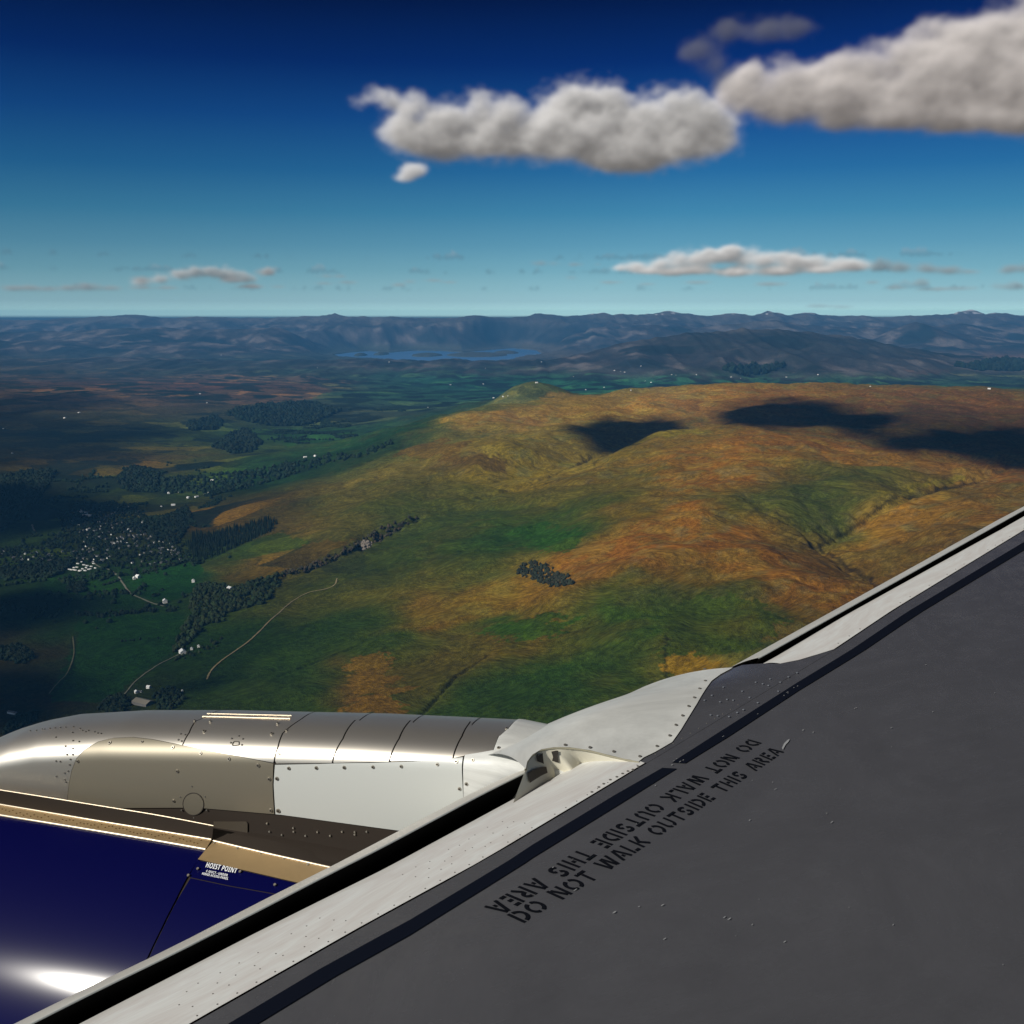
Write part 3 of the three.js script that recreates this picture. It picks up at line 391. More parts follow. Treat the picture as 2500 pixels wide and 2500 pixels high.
// the loch
{
  const s = new THREE.Shape(LAKE.map(([x, z]) => new THREE.Vector2(x, -z))), g = new THREE.ShapeGeometry(s); g.rotateX(-Math.PI / 2); g.translate(0, 8, 0);
  const ripple = dataTex(256, (u, v) => 0.5 + 0.25 * tileNoise(u, v, 12, 3) + 0.2 * tileNoise(u, v, 30, 8));
  const uv = g.attributes.uv; for (let i = 0; i < uv.count; i++) uv.setXY(i, uv.getX(i) / 60, uv.getY(i) / 60);
  tag(add('lake', g, std('loch water', [0.05, 0.15, 0.33], 0.4, 0, { bumpMap: ripple, bumpScale: 0.4 })), 'long blue loch with dark islands lying before the mountains', 'lake', null, 'structure');
}

// ───────────────────────── tracks and roads ─────────────────────────
function strip(name, label, pts, width, rgb, category) {
  const line = new THREE.CatmullRomCurve3(pts.map(([px, py]) => new THREE.Vector3(...ground(px, py)))), n = pts.length * 14, p = [], id = [];
  const q = line.getSpacedPoints(n);
  q.forEach((o, i) => {
    const t = (q[Math.min(i + 1, n)].clone().sub(q[Math.max(i - 1, 0)])).setY(0).normalize(), w = width * (0.85 + 0.3 * noise2(i * 0.4, width)) / 2;
    for (const s of [-1, -0.33, 0.33, 1]) { const x = o.x - t.z * w * s, z = o.z + t.x * w * s; p.push(x, height(x, z) + 1.9 - 0.25 * s * s, z); }
    if (i) for (let k = 0; k < 3; k++) { const a = (i - 1) * 4 + k; id.push(a, a + 1, a + 4, a + 1, a + 5, a + 4); }
  });
  const g = new THREE.BufferGeometry(); g.setAttribute('position', new THREE.Float32BufferAttribute(p, 3)); g.setIndex(id); g.computeVertexNormals();
  return tag(add(name, g, std(name, rgb, 1, 0, { specularIntensity: 0.1 })), label, category, null, 'structure');
}
strip('path', 'pale dirt track climbing the near green slope right of the woodland', [[505, 1660], [513, 1642], [560, 1600], [620, 1555], [655, 1520], [700, 1480], [720, 1465], [752, 1448], [790, 1440], [815, 1430], [823, 1413]], 4.6, [0.24, 0.2, 0.11], 'path');
strip('road', 'grey country road curving from the village past green fields', [[205, 1362], [240, 1383], [280, 1400], [300, 1425], [320, 1450], [355, 1466], [400, 1481]], 7, [0.15, 0.15, 0.115], 'road');
strip('road', 'narrow farm lane running from the white farmhouse down to the farm', [[303, 1697], [330, 1665], [370, 1635], [410, 1612], [438, 1598]], 4, [0.15, 0.15, 0.115], 'road');
strip('road', 'short pale lane in the field left of the village', [[78, 1281], [84, 1296], [97, 1309]], 8, [0.24, 0.22, 0.15], 'road');
strip('path', 'faint field path along the far left meadow edge', [[178, 1555], [180, 1600], [160, 1650], [120, 1695]], 3.5, [0.1, 0.1, 0.06], 'path');

// ───────────────────────── woods ─────────────────────────
function blob(detail, seed, sy, rag = 0.35) { const g = new THREE.IcosahedronGeometry(1, detail), p = g.attributes.position; for (let i = 0; i < p.count; i++) { const x = p.getX(i), y = p.getY(i), z = p.getZ(i), k = 1 + rag * noise3(x * 1.7 + seed, y * 1.7, z * 1.7); p.setXYZ(i, x * k, y * k * sy, z * k); } g.computeVertexNormals(); return g; }
const leafMat = new THREE.MeshPhysicalMaterial({ roughness: 1, specularIntensity: 0.1 }); leafMat.name = 'foliage';
const CROWN = [blob(1, 3, 1.15), blob(1, 9, 1.4)], CONIFER = mergeGeometries([0, 1, 2].map((k) => new THREE.ConeGeometry(1 - k * 0.27, 1.2, 7, 1).translate(0, 0.2 + k * 0.62, 0)));
const tint = new THREE.Color();
function wood(label, polyPx, { step = 11, size = 6, rgb = [0.022, 0.036, 0.014], conifer = false, density = 0.8, name = 'woodland', category = 'woodland', lineW = 0 } = {}) {
  const poly = flat(polyPx), R = rngOf(Math.round(polyPx[0][0] * 7 + polyPx[0][1] * 13)), [x0, x1, z0, z1] = boxOf(poly, lineW), spots = [];
  for (let x = x0; x < x1; x += step) for (let z = z0; z < z1; z += step) {
    const X = x + (R() - 0.5) * step * 1.3, Z = z + (R() - 0.5) * step * 1.3, e = 6;
    const ok = lineW ? nearLine(poly, X, Z)[0] < lineW * (0.6 + 0.4 * noise2(X / 40, Z / 40)) : inside(poly, X + e * noise2(X / 25, Z / 25), Z + e * noise2(X / 25 + 7, Z / 25));
    if (ok && R() < density * (0.75 + 0.5 * noise2(X / 70, Z / 70 + 3))) spots.push([X, Z]);
  }
  const m = new THREE.InstancedMesh(conifer ? CONIFER : CROWN[Math.round(polyPx[0][0]) % 2], leafMat, Math.max(1, spots.length)), o = new THREE.Object3D();
  spots.forEach(([X, Z], i) => {
    const s = size * (0.55 + 0.75 * R()); o.position.set(X, height(X, Z) + s * (conifer ? 0.35 : 0.7), Z); o.rotation.set(0, R() * 6.3, 0); o.scale.set(s * (conifer ? 0.55 : 1), s * (conifer ? 1.5 : 1), s * (conifer ? 0.55 : 1)); o.updateMatrix(); m.setMatrixAt(i, o.matrix);
    const k = 0.6 + 0.8 * R(); m.setColorAt(i, tint.setRGB(rgb[0] * k * (0.85 + 0.4 * R()), rgb[1] * k, rgb[2] * k));
  });
  m.count = spots.length; m.name = numbered(name); m.castShadow = m.receiveShadow = true; scene.add(m);
  return tag(m, label, category, null, 'stuff');
}
const DK = [0.012, 0.02, 0.011], MID = [0.024, 0.037, 0.015], BARE = [0.045, 0.04, 0.024];
wood('dark finger of conifer plantation running up the slope right of the village', [[470, 1305], [520, 1302], [600, 1285], [662, 1268], [678, 1276], [664, 1296], [600, 1326], [540, 1352], [500, 1368], [472, 1362], [452, 1330]], { conifer: true, rgb: DK, step: 9, size: 7, density: 0.95 });
wood('broad mixed woodland between the white farmhouse and the gully', [[440, 1600], [425, 1590], [445, 1530], [470, 1500], [466, 1460], [480, 1430], [540, 1425], [560, 1440], [620, 1420], [690, 1400], [682, 1430], [660, 1460], [640, 1475], [580, 1490], [560, 1500], [545, 1520], [500, 1525], [470, 1560], [455, 1582]], { rgb: MID, density: 0.8, step: 9, size: 6 });
wood('bare brown trees filling the gully below the rocky crag', [[690, 1398], [760, 1375], [830, 1350], [880, 1320], [930, 1288], [1000, 1262], [1032, 1260], [985, 1286], [950, 1312], [900, 1333], [860, 1348], [800, 1374], [720, 1402], [690, 1414]], { rgb: BARE, density: 0.75, step: 7.5, size: 4.6 });
wood('isolated grey-green wood on the open slope above the engine', [[1262, 1400], [1275, 1378], [1300, 1372], [1340, 1382], [1380, 1402], [1403, 1426], [1370, 1434], [1330, 1425], [1290, 1413]], { rgb: [0.026, 0.032, 0.02], density: 0.8, step: 6, size: 3.8 });
wood('dark wood at the right edge of the village', [[330, 1292], [400, 1266], [455, 1238], [466, 1260], [460, 1292], [425, 1330], [380, 1320]], { rgb: DK, step: 11, size: 7 });
wood('tree-filled valley strip winding past scattered cottages behind the village', [[300, 1192], [400, 1200], [520, 1207], [640, 1182], [800, 1132], [900, 1112], [978, 1088], [940, 1082], [800, 1110], [640, 1142], [520, 1160], [350, 1172]], { rgb: [0.014, 0.026, 0.014], step: 19, size: 9, density: 0.5 });
wood('big dark wood behind the village on the valley side', [[282, 1172], [300, 1150], [330, 1140], [392, 1150], [385, 1185], [330, 1202], [300, 1195]], { rgb: DK, step: 15, size: 9, density: 0.95 });
wood('rounded dark wood on the moor edge left of the farm fields', [[520, 1092], [560, 1062], [600, 1048], [642, 1082], [620, 1104], [560, 1106]], { rgb: DK, step: 20, size: 12, density: 0.95 });
wood('long dark forest below the brown moor', [[550, 1012], [640, 990], [760, 985], [832, 1003], [782, 1030], [700, 1042], [620, 1034]], { rgb: DK, step: 26, size: 15, density: 0.95 });
wood('small dark wood on the moor above the long forest', [[455, 1035], [520, 1015], [546, 1030], [530, 1050], [470, 1052]], { rgb: DK, step: 22, size: 13, density: 0.95 });
wood('large black wood at the left edge above the meadows', [[0, 1165], [80, 1150], [135, 1150], [110, 1200], [70, 1250], [0, 1300]], { rgb: DK, step: 14, size: 9, density: 0.9 });
wood('dark tree belt just left of the caravan field', [[0, 1386], [140, 1375], [178, 1368], [160, 1398], [120, 1412], [0, 1418]], { rgb: DK, step: 9, size: 6.5, density: 0.95 });
wood('small round copse in the green field below the caravans', [[165, 1436], [185, 1424], [206, 1424], [213, 1440], [190, 1448], [168, 1447]], { rgb: DK, step: 7, size: 5, density: 0.95 });
wood('dark copse on the brown field at the left edge', [[0, 1580], [55, 1576], [86, 1606], [60, 1622], [0, 1612]], { rgb: DK, step: 7, size: 5, density: 0.95 });
wood('dark trees beside the pale shed at the lower left corner', [[22, 1765], [60, 1745], [90, 1735], [92, 1752], [50, 1780], [0, 1796]], { rgb: DK, step: 6, size: 4.5, density: 0.95 });
wood('trees sheltering the farm on its left side', [[245, 1728], [262, 1708], [296, 1700], [322, 1722], [300, 1740], [260, 1742]], { rgb: DK, step: 6, size: 4.6, density: 0.9 });
wood('dark trees behind the big barn on its right side', [[378, 1706], [385, 1688], [420, 1680], [452, 1706], [420, 1732], [390, 1735]], { rgb: DK, step: 6, size: 4.6, density: 0.8 });
wood('gardens and trees between the houses of the village', [[150, 1250], [330, 1232], [380, 1280], [440, 1310], [468, 1372], [400, 1395], [300, 1392], [240, 1374], [160, 1374], [0, 1378], [0, 1338], [100, 1338], [150, 1300]], { rgb: [0.014, 0.022, 0.012], step: 15, size: 5.5, density: 0.62 });
wood('hedge of trees dividing the two big green fields', [[195, 1500], [250, 1505], [300, 1500], [360, 1490], [420, 1492]], { lineW: 22, rgb: DK, step: 8, size: 5, density: 0.7, name: 'hedge', category: 'hedge' });
wood('hedge crossing the upper green field from copse to road', [[190, 1440], [250, 1430], [300, 1415]], { lineW: 9, rgb: DK, step: 6, size: 3.6, density: 0.8, name: 'hedge', category: 'hedge' });
wood('broken row of bushes across the big lower field', [[280, 1568], [340, 1562], [400, 1558]], { lineW: 6, rgb: DK, step: 6, size: 3, density: 0.5, name: 'hedge', category: 'hedge' });
wood('trees along the field edge below the village', [[330, 1400], [400, 1388], [470, 1366]], { lineW: 14, rgb: DK, step: 8, size: 5, density: 0.75, name: 'hedge', category: 'hedge' });
wood('scrub scattered along the lane by the white farmhouse', [[440, 1612], [500, 1585], [545, 1560]], { lineW: 34, rgb: MID, step: 9, size: 4, density: 0.45, name: 'scrub', category: 'scrub' });
wood('dark forest block on the far green plain before the long ridge', [[1760, 905], [1840, 890], [1920, 893], [1900, 905], [1800, 915]], { rgb: DK, step: 60, size: 34, density: 0.95 });
wood('dark forest on the far right plain below the ridge', [[2330, 895], [2450, 880], [2500, 885], [2500, 905], [2400, 908]], { rgb: DK, step: 60, size: 34, density: 0.95 });

{
  const R = rngOf(99), spots = [];
  for (let i = 0; i < 260000 && spots.length < 16000; i++) {
    const u = -0.52 + 0.62 * R(), r = 3200 + 6800 * Math.sqrt(R()), x = Math.sin(u) * r, z = -Math.cos(u) * r, h = height(x, z);
    if (h > 72 || noise2(x / 900, z / 900) < -0.35) continue;
    const e = cells(x + 60 * noise2(x / 500, z / 500), z + 60 * noise2(x / 500 + 9, z / 500), 240)[1];
    if (e < 9 + 5 * noise2(x / 80, z / 80) || (R() < 0.008) || fbm(x / 520 - 7, z / 420 + 2, 3) > 0.29) spots.push([x, h, z]);
  }
  const m = new THREE.InstancedMesh(CROWN[0], leafMat, spots.length), o = new THREE.Object3D();
  spots.forEach(([x, h, z], i) => { const q = 3.5 + 5 * R() * R() + Math.hypot(x, z) * 0.0002; o.position.set(x, h + q * 0.6, z); o.rotation.y = R() * 6; o.scale.set(q * (0.8 + 0.5 * R()), q, q * (0.8 + 0.5 * R())); o.updateMatrix(); m.setMatrixAt(i, o.matrix); const k = 0.6 + 0.7 * R(); m.setColorAt(i, tint.setRGB(0.014 * k, 0.025 * k, 0.012 * k)); });
  m.name = 'hedgerow_trees'; m.castShadow = m.receiveShadow = true; scene.add(m); tag(m, 'hedgerow trees and small copses scattered over the valley farmland', 'trees', null, 'stuff');
}
// rocky crag in the gully
{
  const c = ground(892, 1338), g = new THREE.IcosahedronGeometry(1, 6), p = g.attributes.position;
  for (let i = 0; i < p.count; i++) { const x = p.getX(i), y = p.getY(i), z = p.getZ(i), k = 1 + 0.28 * noise3(x * 2, y * 3.5, z * 2) + 0.14 * noise3(x * 6, y * 8, z * 6); p.setXYZ(i, x * k * 20, y * k * 22, z * k * 26); }
  g.computeVertexNormals(); const m = add('rocky_crag', g, std('bare rock', [0.17, 0.145, 0.12], 1)); m.position.set(c[0] + 4, c[1] + 4, c[2]); m.rotation.y = 0.5;
  tag(m, 'pale bare rock face in the wooded gully on the hillside', 'crag', null, 'structure');
}

// ───────────────────────── buildings ─────────────────────────
function gable(w, d, h, rh) {                      // walls and roof of a gabled house
  const wall = new THREE.ExtrudeGeometry(new THREE.Shape([[-w / 2, -1.5], [w / 2, -1.5], [w / 2, h], [0, h + rh], [-w / 2, h]].map((q) => new THREE.Vector2(...q))), { depth: d, bevelEnabled: false }).translate(0, 0, -d / 2);
  const e = 0.35, t = 0.25, roof = new THREE.ExtrudeGeometry(new THREE.Shape([[-w / 2 - e, h - e * (2 * rh / w) + 0.02], [0, h + rh + 0.02], [w / 2 + e, h - e * (2 * rh / w) + 0.02], [w / 2 + e, h - e * (2 * rh / w) + t], [0, h + rh + t + 0.05], [-w / 2 - e, h - e * (2 * rh / w) + t]].map((q) => new THREE.Vector2(...q))), { depth: d + 2 * e, bevelEnabled: false }).translate(0, 0, -d / 2 - e);
  return [wall, roof];
}
const WALL = { white: std('white render', [0.8, 0.79, 0.75], 0.9), cream: std('grey render', [0.26, 0.25, 0.23], 0.9), stone: std('grey stone', [0.12, 0.115, 0.11], 0.95) }, ROOF = { slate: std('slate', [0.05, 0.052, 0.06], 0.75), pale: std('pale sheet roof', [0.72, 0.73, 0.72], 0.6), barn: std('grey-brown sheeting', [0.16, 0.145, 0.115], 0.7), grey: std('grey tiles', [0.15, 0.15, 0.16], 0.8) };
const GL = std('window glass', [0.02, 0.025, 0.03], 0.15);
function house(name, w, d, h, rh, wall, roof, chimney = true) {
  const o = new THREE.Group(); const [a, b] = gable(w, d, h, rh); add('wall', a, wall, o); const r = add('roof', b, roof, o);
  if (chimney) add('chimney', new THREE.BoxGeometry(0.9, 1.8, 0.9).translate(0, h + rh + 0.4, d / 2 - 0.8), wall, r);
  for (const s of [-1, 1]) for (const k of [-0.3, 0.3]) add('window', new THREE.BoxGeometry(0.06, 1.3, 1.1).translate(s * w / 2, h * 0.55, k * d), GL, o);
  o.userData.base = name; return o;
}
const kinds = [house('house', 9, 12, 5, 3, WALL.white, ROOF.grey), house('house', 8, 15, 3.6, 3.2, WALL.white, ROOF.slate), house('house', 9, 11, 5, 2.8, WALL.cream, ROOF.slate), house('house', 10, 13, 4.5, 2.6, WALL.stone, ROOF.grey), house('house', 8, 10, 5.2, 2.4, WALL.white, ROOF.pale)];
function put(proto, px, py, turn, scale, label, category, group, name) {
  const g = ground(px, py), o = proto.clone(); o.name = numbered(name ?? proto.userData.base); o.position.set(g[0], height(g[0], g[2]), g[2]); o.rotation.y = turn; o.scale.setScalar(scale); delete o.userData.base; scene.add(o);
  return tag(o, label, category, group);
}
{
  const R = rngOf(77), poly = [[170, 1247], [330, 1237], [352, 1282], [420, 1297], [440, 1330], [458, 1372], [380, 1383], [300, 1383], [240, 1368], [165, 1366], [100, 1372], [0, 1368], [0, 1348], [60, 1342], [150, 1350], [190, 1320], [178, 1275]];
  const spots = []; let tries = 0;
  while (spots.length < 235 && tries++ < 9000) {
    const px = R() * 460, py = 1236 + R() * 150;
    if (!inside(poly, px, py) || spots.some(([a, b]) => Math.hypot((a - px) / 6, (b - py) / 3.4) < 1)) continue;
    if (noise2(px / 38, py / 19) < -0.3) continue;
    spots.push([px, py]);
  }
  for (const [px, py] of spots) {
    const q = R(), k = q < 0.13 ? kinds[0] : q < 0.22 ? kinds[1] : q < 0.58 ? kinds[2] : q < 0.92 ? kinds[3] : kinds[4];
    put(k, px, py, Math.round(noise2(px / 60, py / 30) * 3) * 0.5 + (R() - 0.5) * 0.25, 0.62 + 0.38 * R(), `small ${k === kinds[2] ? 'grey-walled' : k === kinds[3] ? 'dark stone' : k === kinds[4] ? 'white pale-roofed' : k === kinds[1] ? 'low white' : 'white'} house among trees ${px < 150 ? 'in the row at the left end' : px > 300 ? 'on the right side' : 'in the middle'} of the village`, 'house', 'houses of the village');
  }
  const caravan = new THREE.Group(); caravan.userData.base = 'caravan';
  add('body', new THREE.ExtrudeGeometry(new THREE.Shape([[-2, 0.6], [2, 0.6], [2, 3], [1.6, 3.4], [-1.6, 3.4], [-2, 3]].map((q) => new THREE.Vector2(...q))), { depth: 11, bevelEnabled: true, bevelSize: 0.15, bevelThickness: 0.15, bevelSegments: 2 }).translate(0, 0, -5.5), std('white caravan panel', [0.82, 0.82, 0.8], 0.5), caravan);
  add('window', new THREE.BoxGeometry(4.4, 1, 3).translate(0, 2.2, 2), GL, caravan); add('skirt', new THREE.BoxGeometry(3.8, 0.6, 10.6).translate(0, 0.3, 0), ROOF.grey, caravan);
  for (const [px, py] of [[169, 1391], [172, 1382], [174, 1392], [179, 1392], [184, 1393], [188, 1386], [190, 1377], [194, 1395], [196, 1394], [201, 1373], [202, 1390], [205, 1380], [208, 1394], [211, 1387], [213, 1382], [217, 1391], [220, 1390], [223, 1384], [229, 1377], [233, 1388], [181, 1387], [226, 1372], [231, 1367], [245, 1370]])
    put(caravan, px, py, 1.2 + (R() - 0.5) * 0.5, 1.0, 'white static caravan parked in the field at the near edge of the village', 'caravan', 'caravans below the village', 'caravan');
}
const barn = (w, d, h, rh, wall, roof) => { const o = house('barn', w, d, h, rh, wall, roof, false); return o; };
const big = (name, label, category, proto, px, py, turn, s = 1) => put(proto, px, py, turn, s, label, category, null, name);
big('barn', 'large farm shed with a grey-brown pitched roof just above the engine', 'barn', barn(26, 46, 6, 5, WALL.stone, ROOF.barn), 350, 1718, 1.05);
big('farmhouse', 'white farmhouse at the upper end of the farm lane', 'farmhouse', house('h', 16, 20, 6, 5, WALL.white, ROOF.pale), 446, 1595, 0.5);
big('outbuilding', 'first white outbuilding up the lane from the white farmhouse', 'outbuilding', kinds[4], 468, 1586, 0.2, 0.8); big('outbuilding', 'second small white outbuilding further up the lane from the farmhouse', 'outbuilding', kinds[4], 485, 1580, 0.2, 0.8);
big('silo_shed', 'rounded white farm building left of the yard above the barn', 'farm building', kinds[4], 333, 1692, 0.6, 0.9); big('silo_shed', 'narrow white farm building in the middle of the yard', 'farm building', kinds[1], 342, 1690, 1.3, 0.6); big('cottage', 'small white cottage standing apart at the upper right of the farm', 'cottage', kinds[4], 363, 1680, 1.2, 0.9);
big('cottage', 'white cottage right of the big barn among dark trees', 'cottage', kinds[4], 434, 1690, 0.4, 0.5); big('cottage', 'second white cottage just right of the barn trees', 'cottage', kinds[4], 445, 1688, 0.4, 0.5);
big('shed', 'long pale shed beside dark trees at the lower left corner', 'shed', barn(8, 22, 4, 2, WALL.white, ROOF.grey), 30, 1742, 1.2);
big('cottage', 'bright white cottage on the road between two green fields', 'cottage', kinds[4], 403, 1472, 0.4, 1.6);
big('country_house', 'white country house in the woodland beside a pale yard', 'house', house('h', 14, 20, 7, 4, WALL.white, ROOF.pale), 562, 1440, 0.7); big('stable_block', 'long white stable block in the trees below the country house', 'stable', barn(8, 34, 4, 3, WALL.white, ROOF.pale), 535, 1460, 1.2);
big('hill_cottage', 'lone white cottage at the corner of the green field by the wood', 'cottage', kinds[4], 472, 1421, 0.2, 1.2); big('roadside_house', 'pair house with pale roof below the village trees', 'house', kinds[4], 337, 1411, 0.9, 1.5); big('roadside_house', 'lower white house beside the field below the village', 'house', kinds[4], 328, 1414, 0.5, 1.1);
big('school', 'long white building on the upper left of the village', 'building', barn(16, 60, 6, 2, WALL.white, ROOF.pale), 200, 1253, 1.1); big('school', 'second long pale building just below the upper long one', 'building', barn(12, 46, 6, 2, WALL.white, ROOF.pale), 212, 1260, 1.3);
{
  const f = house('h', 16, 24, 6, 4, WALL.white, ROOF.pale), far = 'white farm buildings scattered over the distant valley';
  const list = [[394, 1237], [423, 1234], [412, 1205], [437, 1203], [460, 1216], [480, 1214], [500, 1208], [512, 1204], [517, 1174], [732, 1038], [745, 1117], [770, 1114], [30, 1107], [158, 1021], [193, 1008], [8, 1047], [505, 984], [488, 962], [775, 898], [540, 867], [950, 884], [1045, 995], [1205, 972], [1228, 969], [1240, 967], [1180, 938], [1100, 940], [1185, 900], [1322, 884], [1500, 905], [1515, 907], [1525, 909], [1565, 894], [1575, 930], [1590, 934], [1640, 915], [1650, 916], [1700, 915], [1785, 921], [1808, 924], [1920, 921], [1997, 915], [2125, 944], [2415, 950], [1475, 946], [1540, 953], [1430, 952], [1310, 935], [1400, 920]];
  list.forEach(([px, py], i) => put(i % 3 ? f : kinds[0], px, py, (i * 1.7) % 3, i < 11 ? 0.75 : 0.72, i < 11 ? 'white house in the tree-lined strip just behind the village' : px < 800 ? 'white farmhouse far off on the dark rough land left of the brown hill' : py > 925 ? 'white farmhouse on the green plain just behind the brown hilltop' : 'white farm building far away on the green plain below the long blue ridge', 'farmhouse', far, 'distant_farmhouse'));
}

// ───────────────────────── the airliner: wing, slats, pylon, engine ─────────────────────────
// its own axes: x aft, y up, -z outboard along the wing; the origin is the passenger's eye
const PC = Math.cos(THREE.MathUtils.degToRad(10)), PS = Math.sin(THREE.MathUtils.degToRad(10));
const PSI = THREE.MathUtils.degToRad(16), cp = Math.cos(PSI), sp = Math.sin(PSI);
const plane = new THREE.Group(); plane.name = numbered('airliner'); plane.position.set(0, EYE, 0); plane.quaternion.setFromAxisAngle(new THREE.Vector3(1, 0, 0), -THREE.MathUtils.degToRad(0.1)).multiply(new THREE.Quaternion().setFromAxisAngle(new THREE.Vector3(0, 1, 0), -PSI)); scene.add(plane);   // banked a trifle
tag(plane, 'airliner with grey wing, white leading edge, metal engine pylon and dark blue engine', 'airplane');
const group = (name, parent = plane) => { const g = new THREE.Group(); g.name = name; parent.add(g); return g; };
function pix(p) {                                   // a point in the airliner's axes -> photo pixel
  const x = p[0] * cp - p[2] * sp, z = p[0] * sp + p[2] * cp, y = p[1], dep = -y * PS - z * PC, up = y * PC - z * PS;
  return [1250 + (PXF * x) / dep, 1250 - (PXF * up) / dep];
}
function eyeRay(px, py) { const u = (px - 1250) / PXF, v = -(py - 1250) / PXF, d = [u, v * PC - PS, -v * PS - PC]; return [d[0] * cp + d[2] * sp, d[1], -d[0] * sp + d[2] * cp]; }
function find(fn, px, py, a, b) {                   // parameters of the surface point seen at a photo pixel
  for (let i = 0; i < 40; i++) {
    const p = pix(fn(a, b)), e = 1e-4, pa = pix(fn(a + e, b)), pb = pix(fn(a, b + e)), j = [(pa[0] - p[0]) / e, (pb[0] - p[0]) / e, (pa[1] - p[1]) / e, (pb[1] - p[1]) / e], dx = px - p[0], dy = py - p[1], det = j[0] * j[3] - j[1] * j[2];
    if (Math.hypot(dx, dy) < 0.02 || Math.abs(det) < 1e-9) break;
    a += clamp((dx * j[3] - dy * j[1]) / det, -0.25, 0.25); b += clamp((dy * j[0] - dx * j[2]) / det, -0.12, 0.12);
  }
  return [a, b];
}
function normalAt(fn, a, b, out) {
  const e = 2e-3, p = fn(a - e, b), q = fn(a + e, b), r = fn(a, b - e), s = fn(a, b + e);
  const u = [q[0] - p[0], q[1] - p[1], q[2] - p[2]], v = [s[0] - r[0], s[1] - r[1], s[2] - r[2]];
  let n = [u[1] * v[2] - u[2] * v[1], u[2] * v[0] - u[0] * v[2], u[0] * v[1] - u[1] * v[0]]; const l = Math.hypot(...n) || 1, f = out ?? 1;
  return n.map((k) => (k / l) * f);
}
// a piece of a surface: outline in its parameters, cut on a grid so that it follows the curve, lifted off it
function patch(fn, poly, da, db, lift, sign, uvScale = 1) {
  const A = poly.map((p) => p[0]), B = poly.map((p) => p[1]), a0 = Math.floor(Math.min(...A) / da), a1 = Math.ceil(Math.max(...A) / da), b0 = Math.floor(Math.min(...B) / db), b1 = Math.ceil(Math.max(...B) / db), P = [], N = [], U = [], I = [];
  const cut = (pts, k, lim, s) => { const o = []; for (let i = 0; i < pts.length; i++) { const p = pts[i], q = pts[(i + 1) % pts.length], dp = (p[k] - lim) * s, dq = (q[k] - lim) * s; if (dp >= 0) o.push(p); if (dp * dq < 0) { const t = dp / (dp - dq); o.push([lerp(p[0], q[0], t), lerp(p[1], q[1], t)]); } } return o; };
  for (let i = a0; i < a1; i++) {
    let col = cut(cut(poly, 0, i * da, 1), 0, (i + 1) * da, -1); if (col.length < 3) continue;
    for (let j = b0; j < b1; j++) {
      const c = cut(cut(col, 1, j * db, 1), 1, (j + 1) * db, -1); if (c.length < 3) continue;
      const tri = THREE.ShapeUtils.triangulateShape(c.map((p) => new THREE.Vector2(...p)), []), base = P.length / 3;
      for (const [a, b] of c) { const n = normalAt(fn, a, b, sign), p = fn(a, b); P.push(p[0] + n[0] * lift, p[1] + n[1] * lift, p[2] + n[2] * lift); N.push(...n); U.push(a * uvScale, b * uvScale); }
      for (const t of tri) { const [p, q, r] = t.map((k) => base + k), e = [0, 1, 2].map((k) => P[q * 3 + k] - P[p * 3 + k]), f = [0, 1, 2].map((k) => P[r * 3 + k] - P[p * 3 + k]); const d = (e[1] * f[2] - e[2] * f[1]) * N[p * 3] + (e[2] * f[0] - e[0] * f[2]) * N[p * 3 + 1] + (e[0] * f[1] - e[1] * f[0]) * N[p * 3 + 2]; if (d >= 0) I.push(p, q, r); else I.push(p, r, q); }
    }
  }
  const g = new THREE.BufferGeometry(); g.setAttribute('position', new THREE.Float32BufferAttribute(P, 3)); g.setAttribute('normal', new THREE.Float32BufferAttribute(N, 3)); g.setAttribute('uv', new THREE.Float32BufferAttribute(U, 2)); g.setIndex(I); return I.length ? mergeVertices(g, 1e-6) : g;
}
const rect = (a0, a1, b0, b1) => [[a0, b0], [a1, b0], [a1, b1], [a0, b1]];
// a fastener head lying on a surface
function disc(fn, a, b, r, h, sign, seg = 10) {
  const n = new THREE.Vector3(...normalAt(fn, a, b, sign)), p = fn(a, b), g = new THREE.CylinderGeometry(r * 0.86, r, h, seg, 1).toNonIndexed(); g.deleteAttribute('uv');
  return g.applyMatrix4(new THREE.Matrix4().compose(new THREE.Vector3(...p).addScaledVector(n, h * 0.3), new THREE.Quaternion().setFromUnitVectors(new THREE.Vector3(0, 1, 0), n), new THREE.Vector3(1, 1, 1)));
}

// surfaces ------------------------------------------------------------------
const SEAM = [[-1.5, -3.5], [2.235, -1.503], [2.738, -1.224], [3.132, -0.993], [3.603, -0.748], [5.22, 0.087], [5.846, 0.381], [7.564, 1.253], [16, 5.6]];
const seamX = (s) => curve(SEAM, s) , wingY = (s) => -1.64 + 0.085 * (s - 4.05);
const noseW = (s) => lerp(0.262, 0.135, clamp((s - 1.9) / 5.8));      // how wide the white edge looks
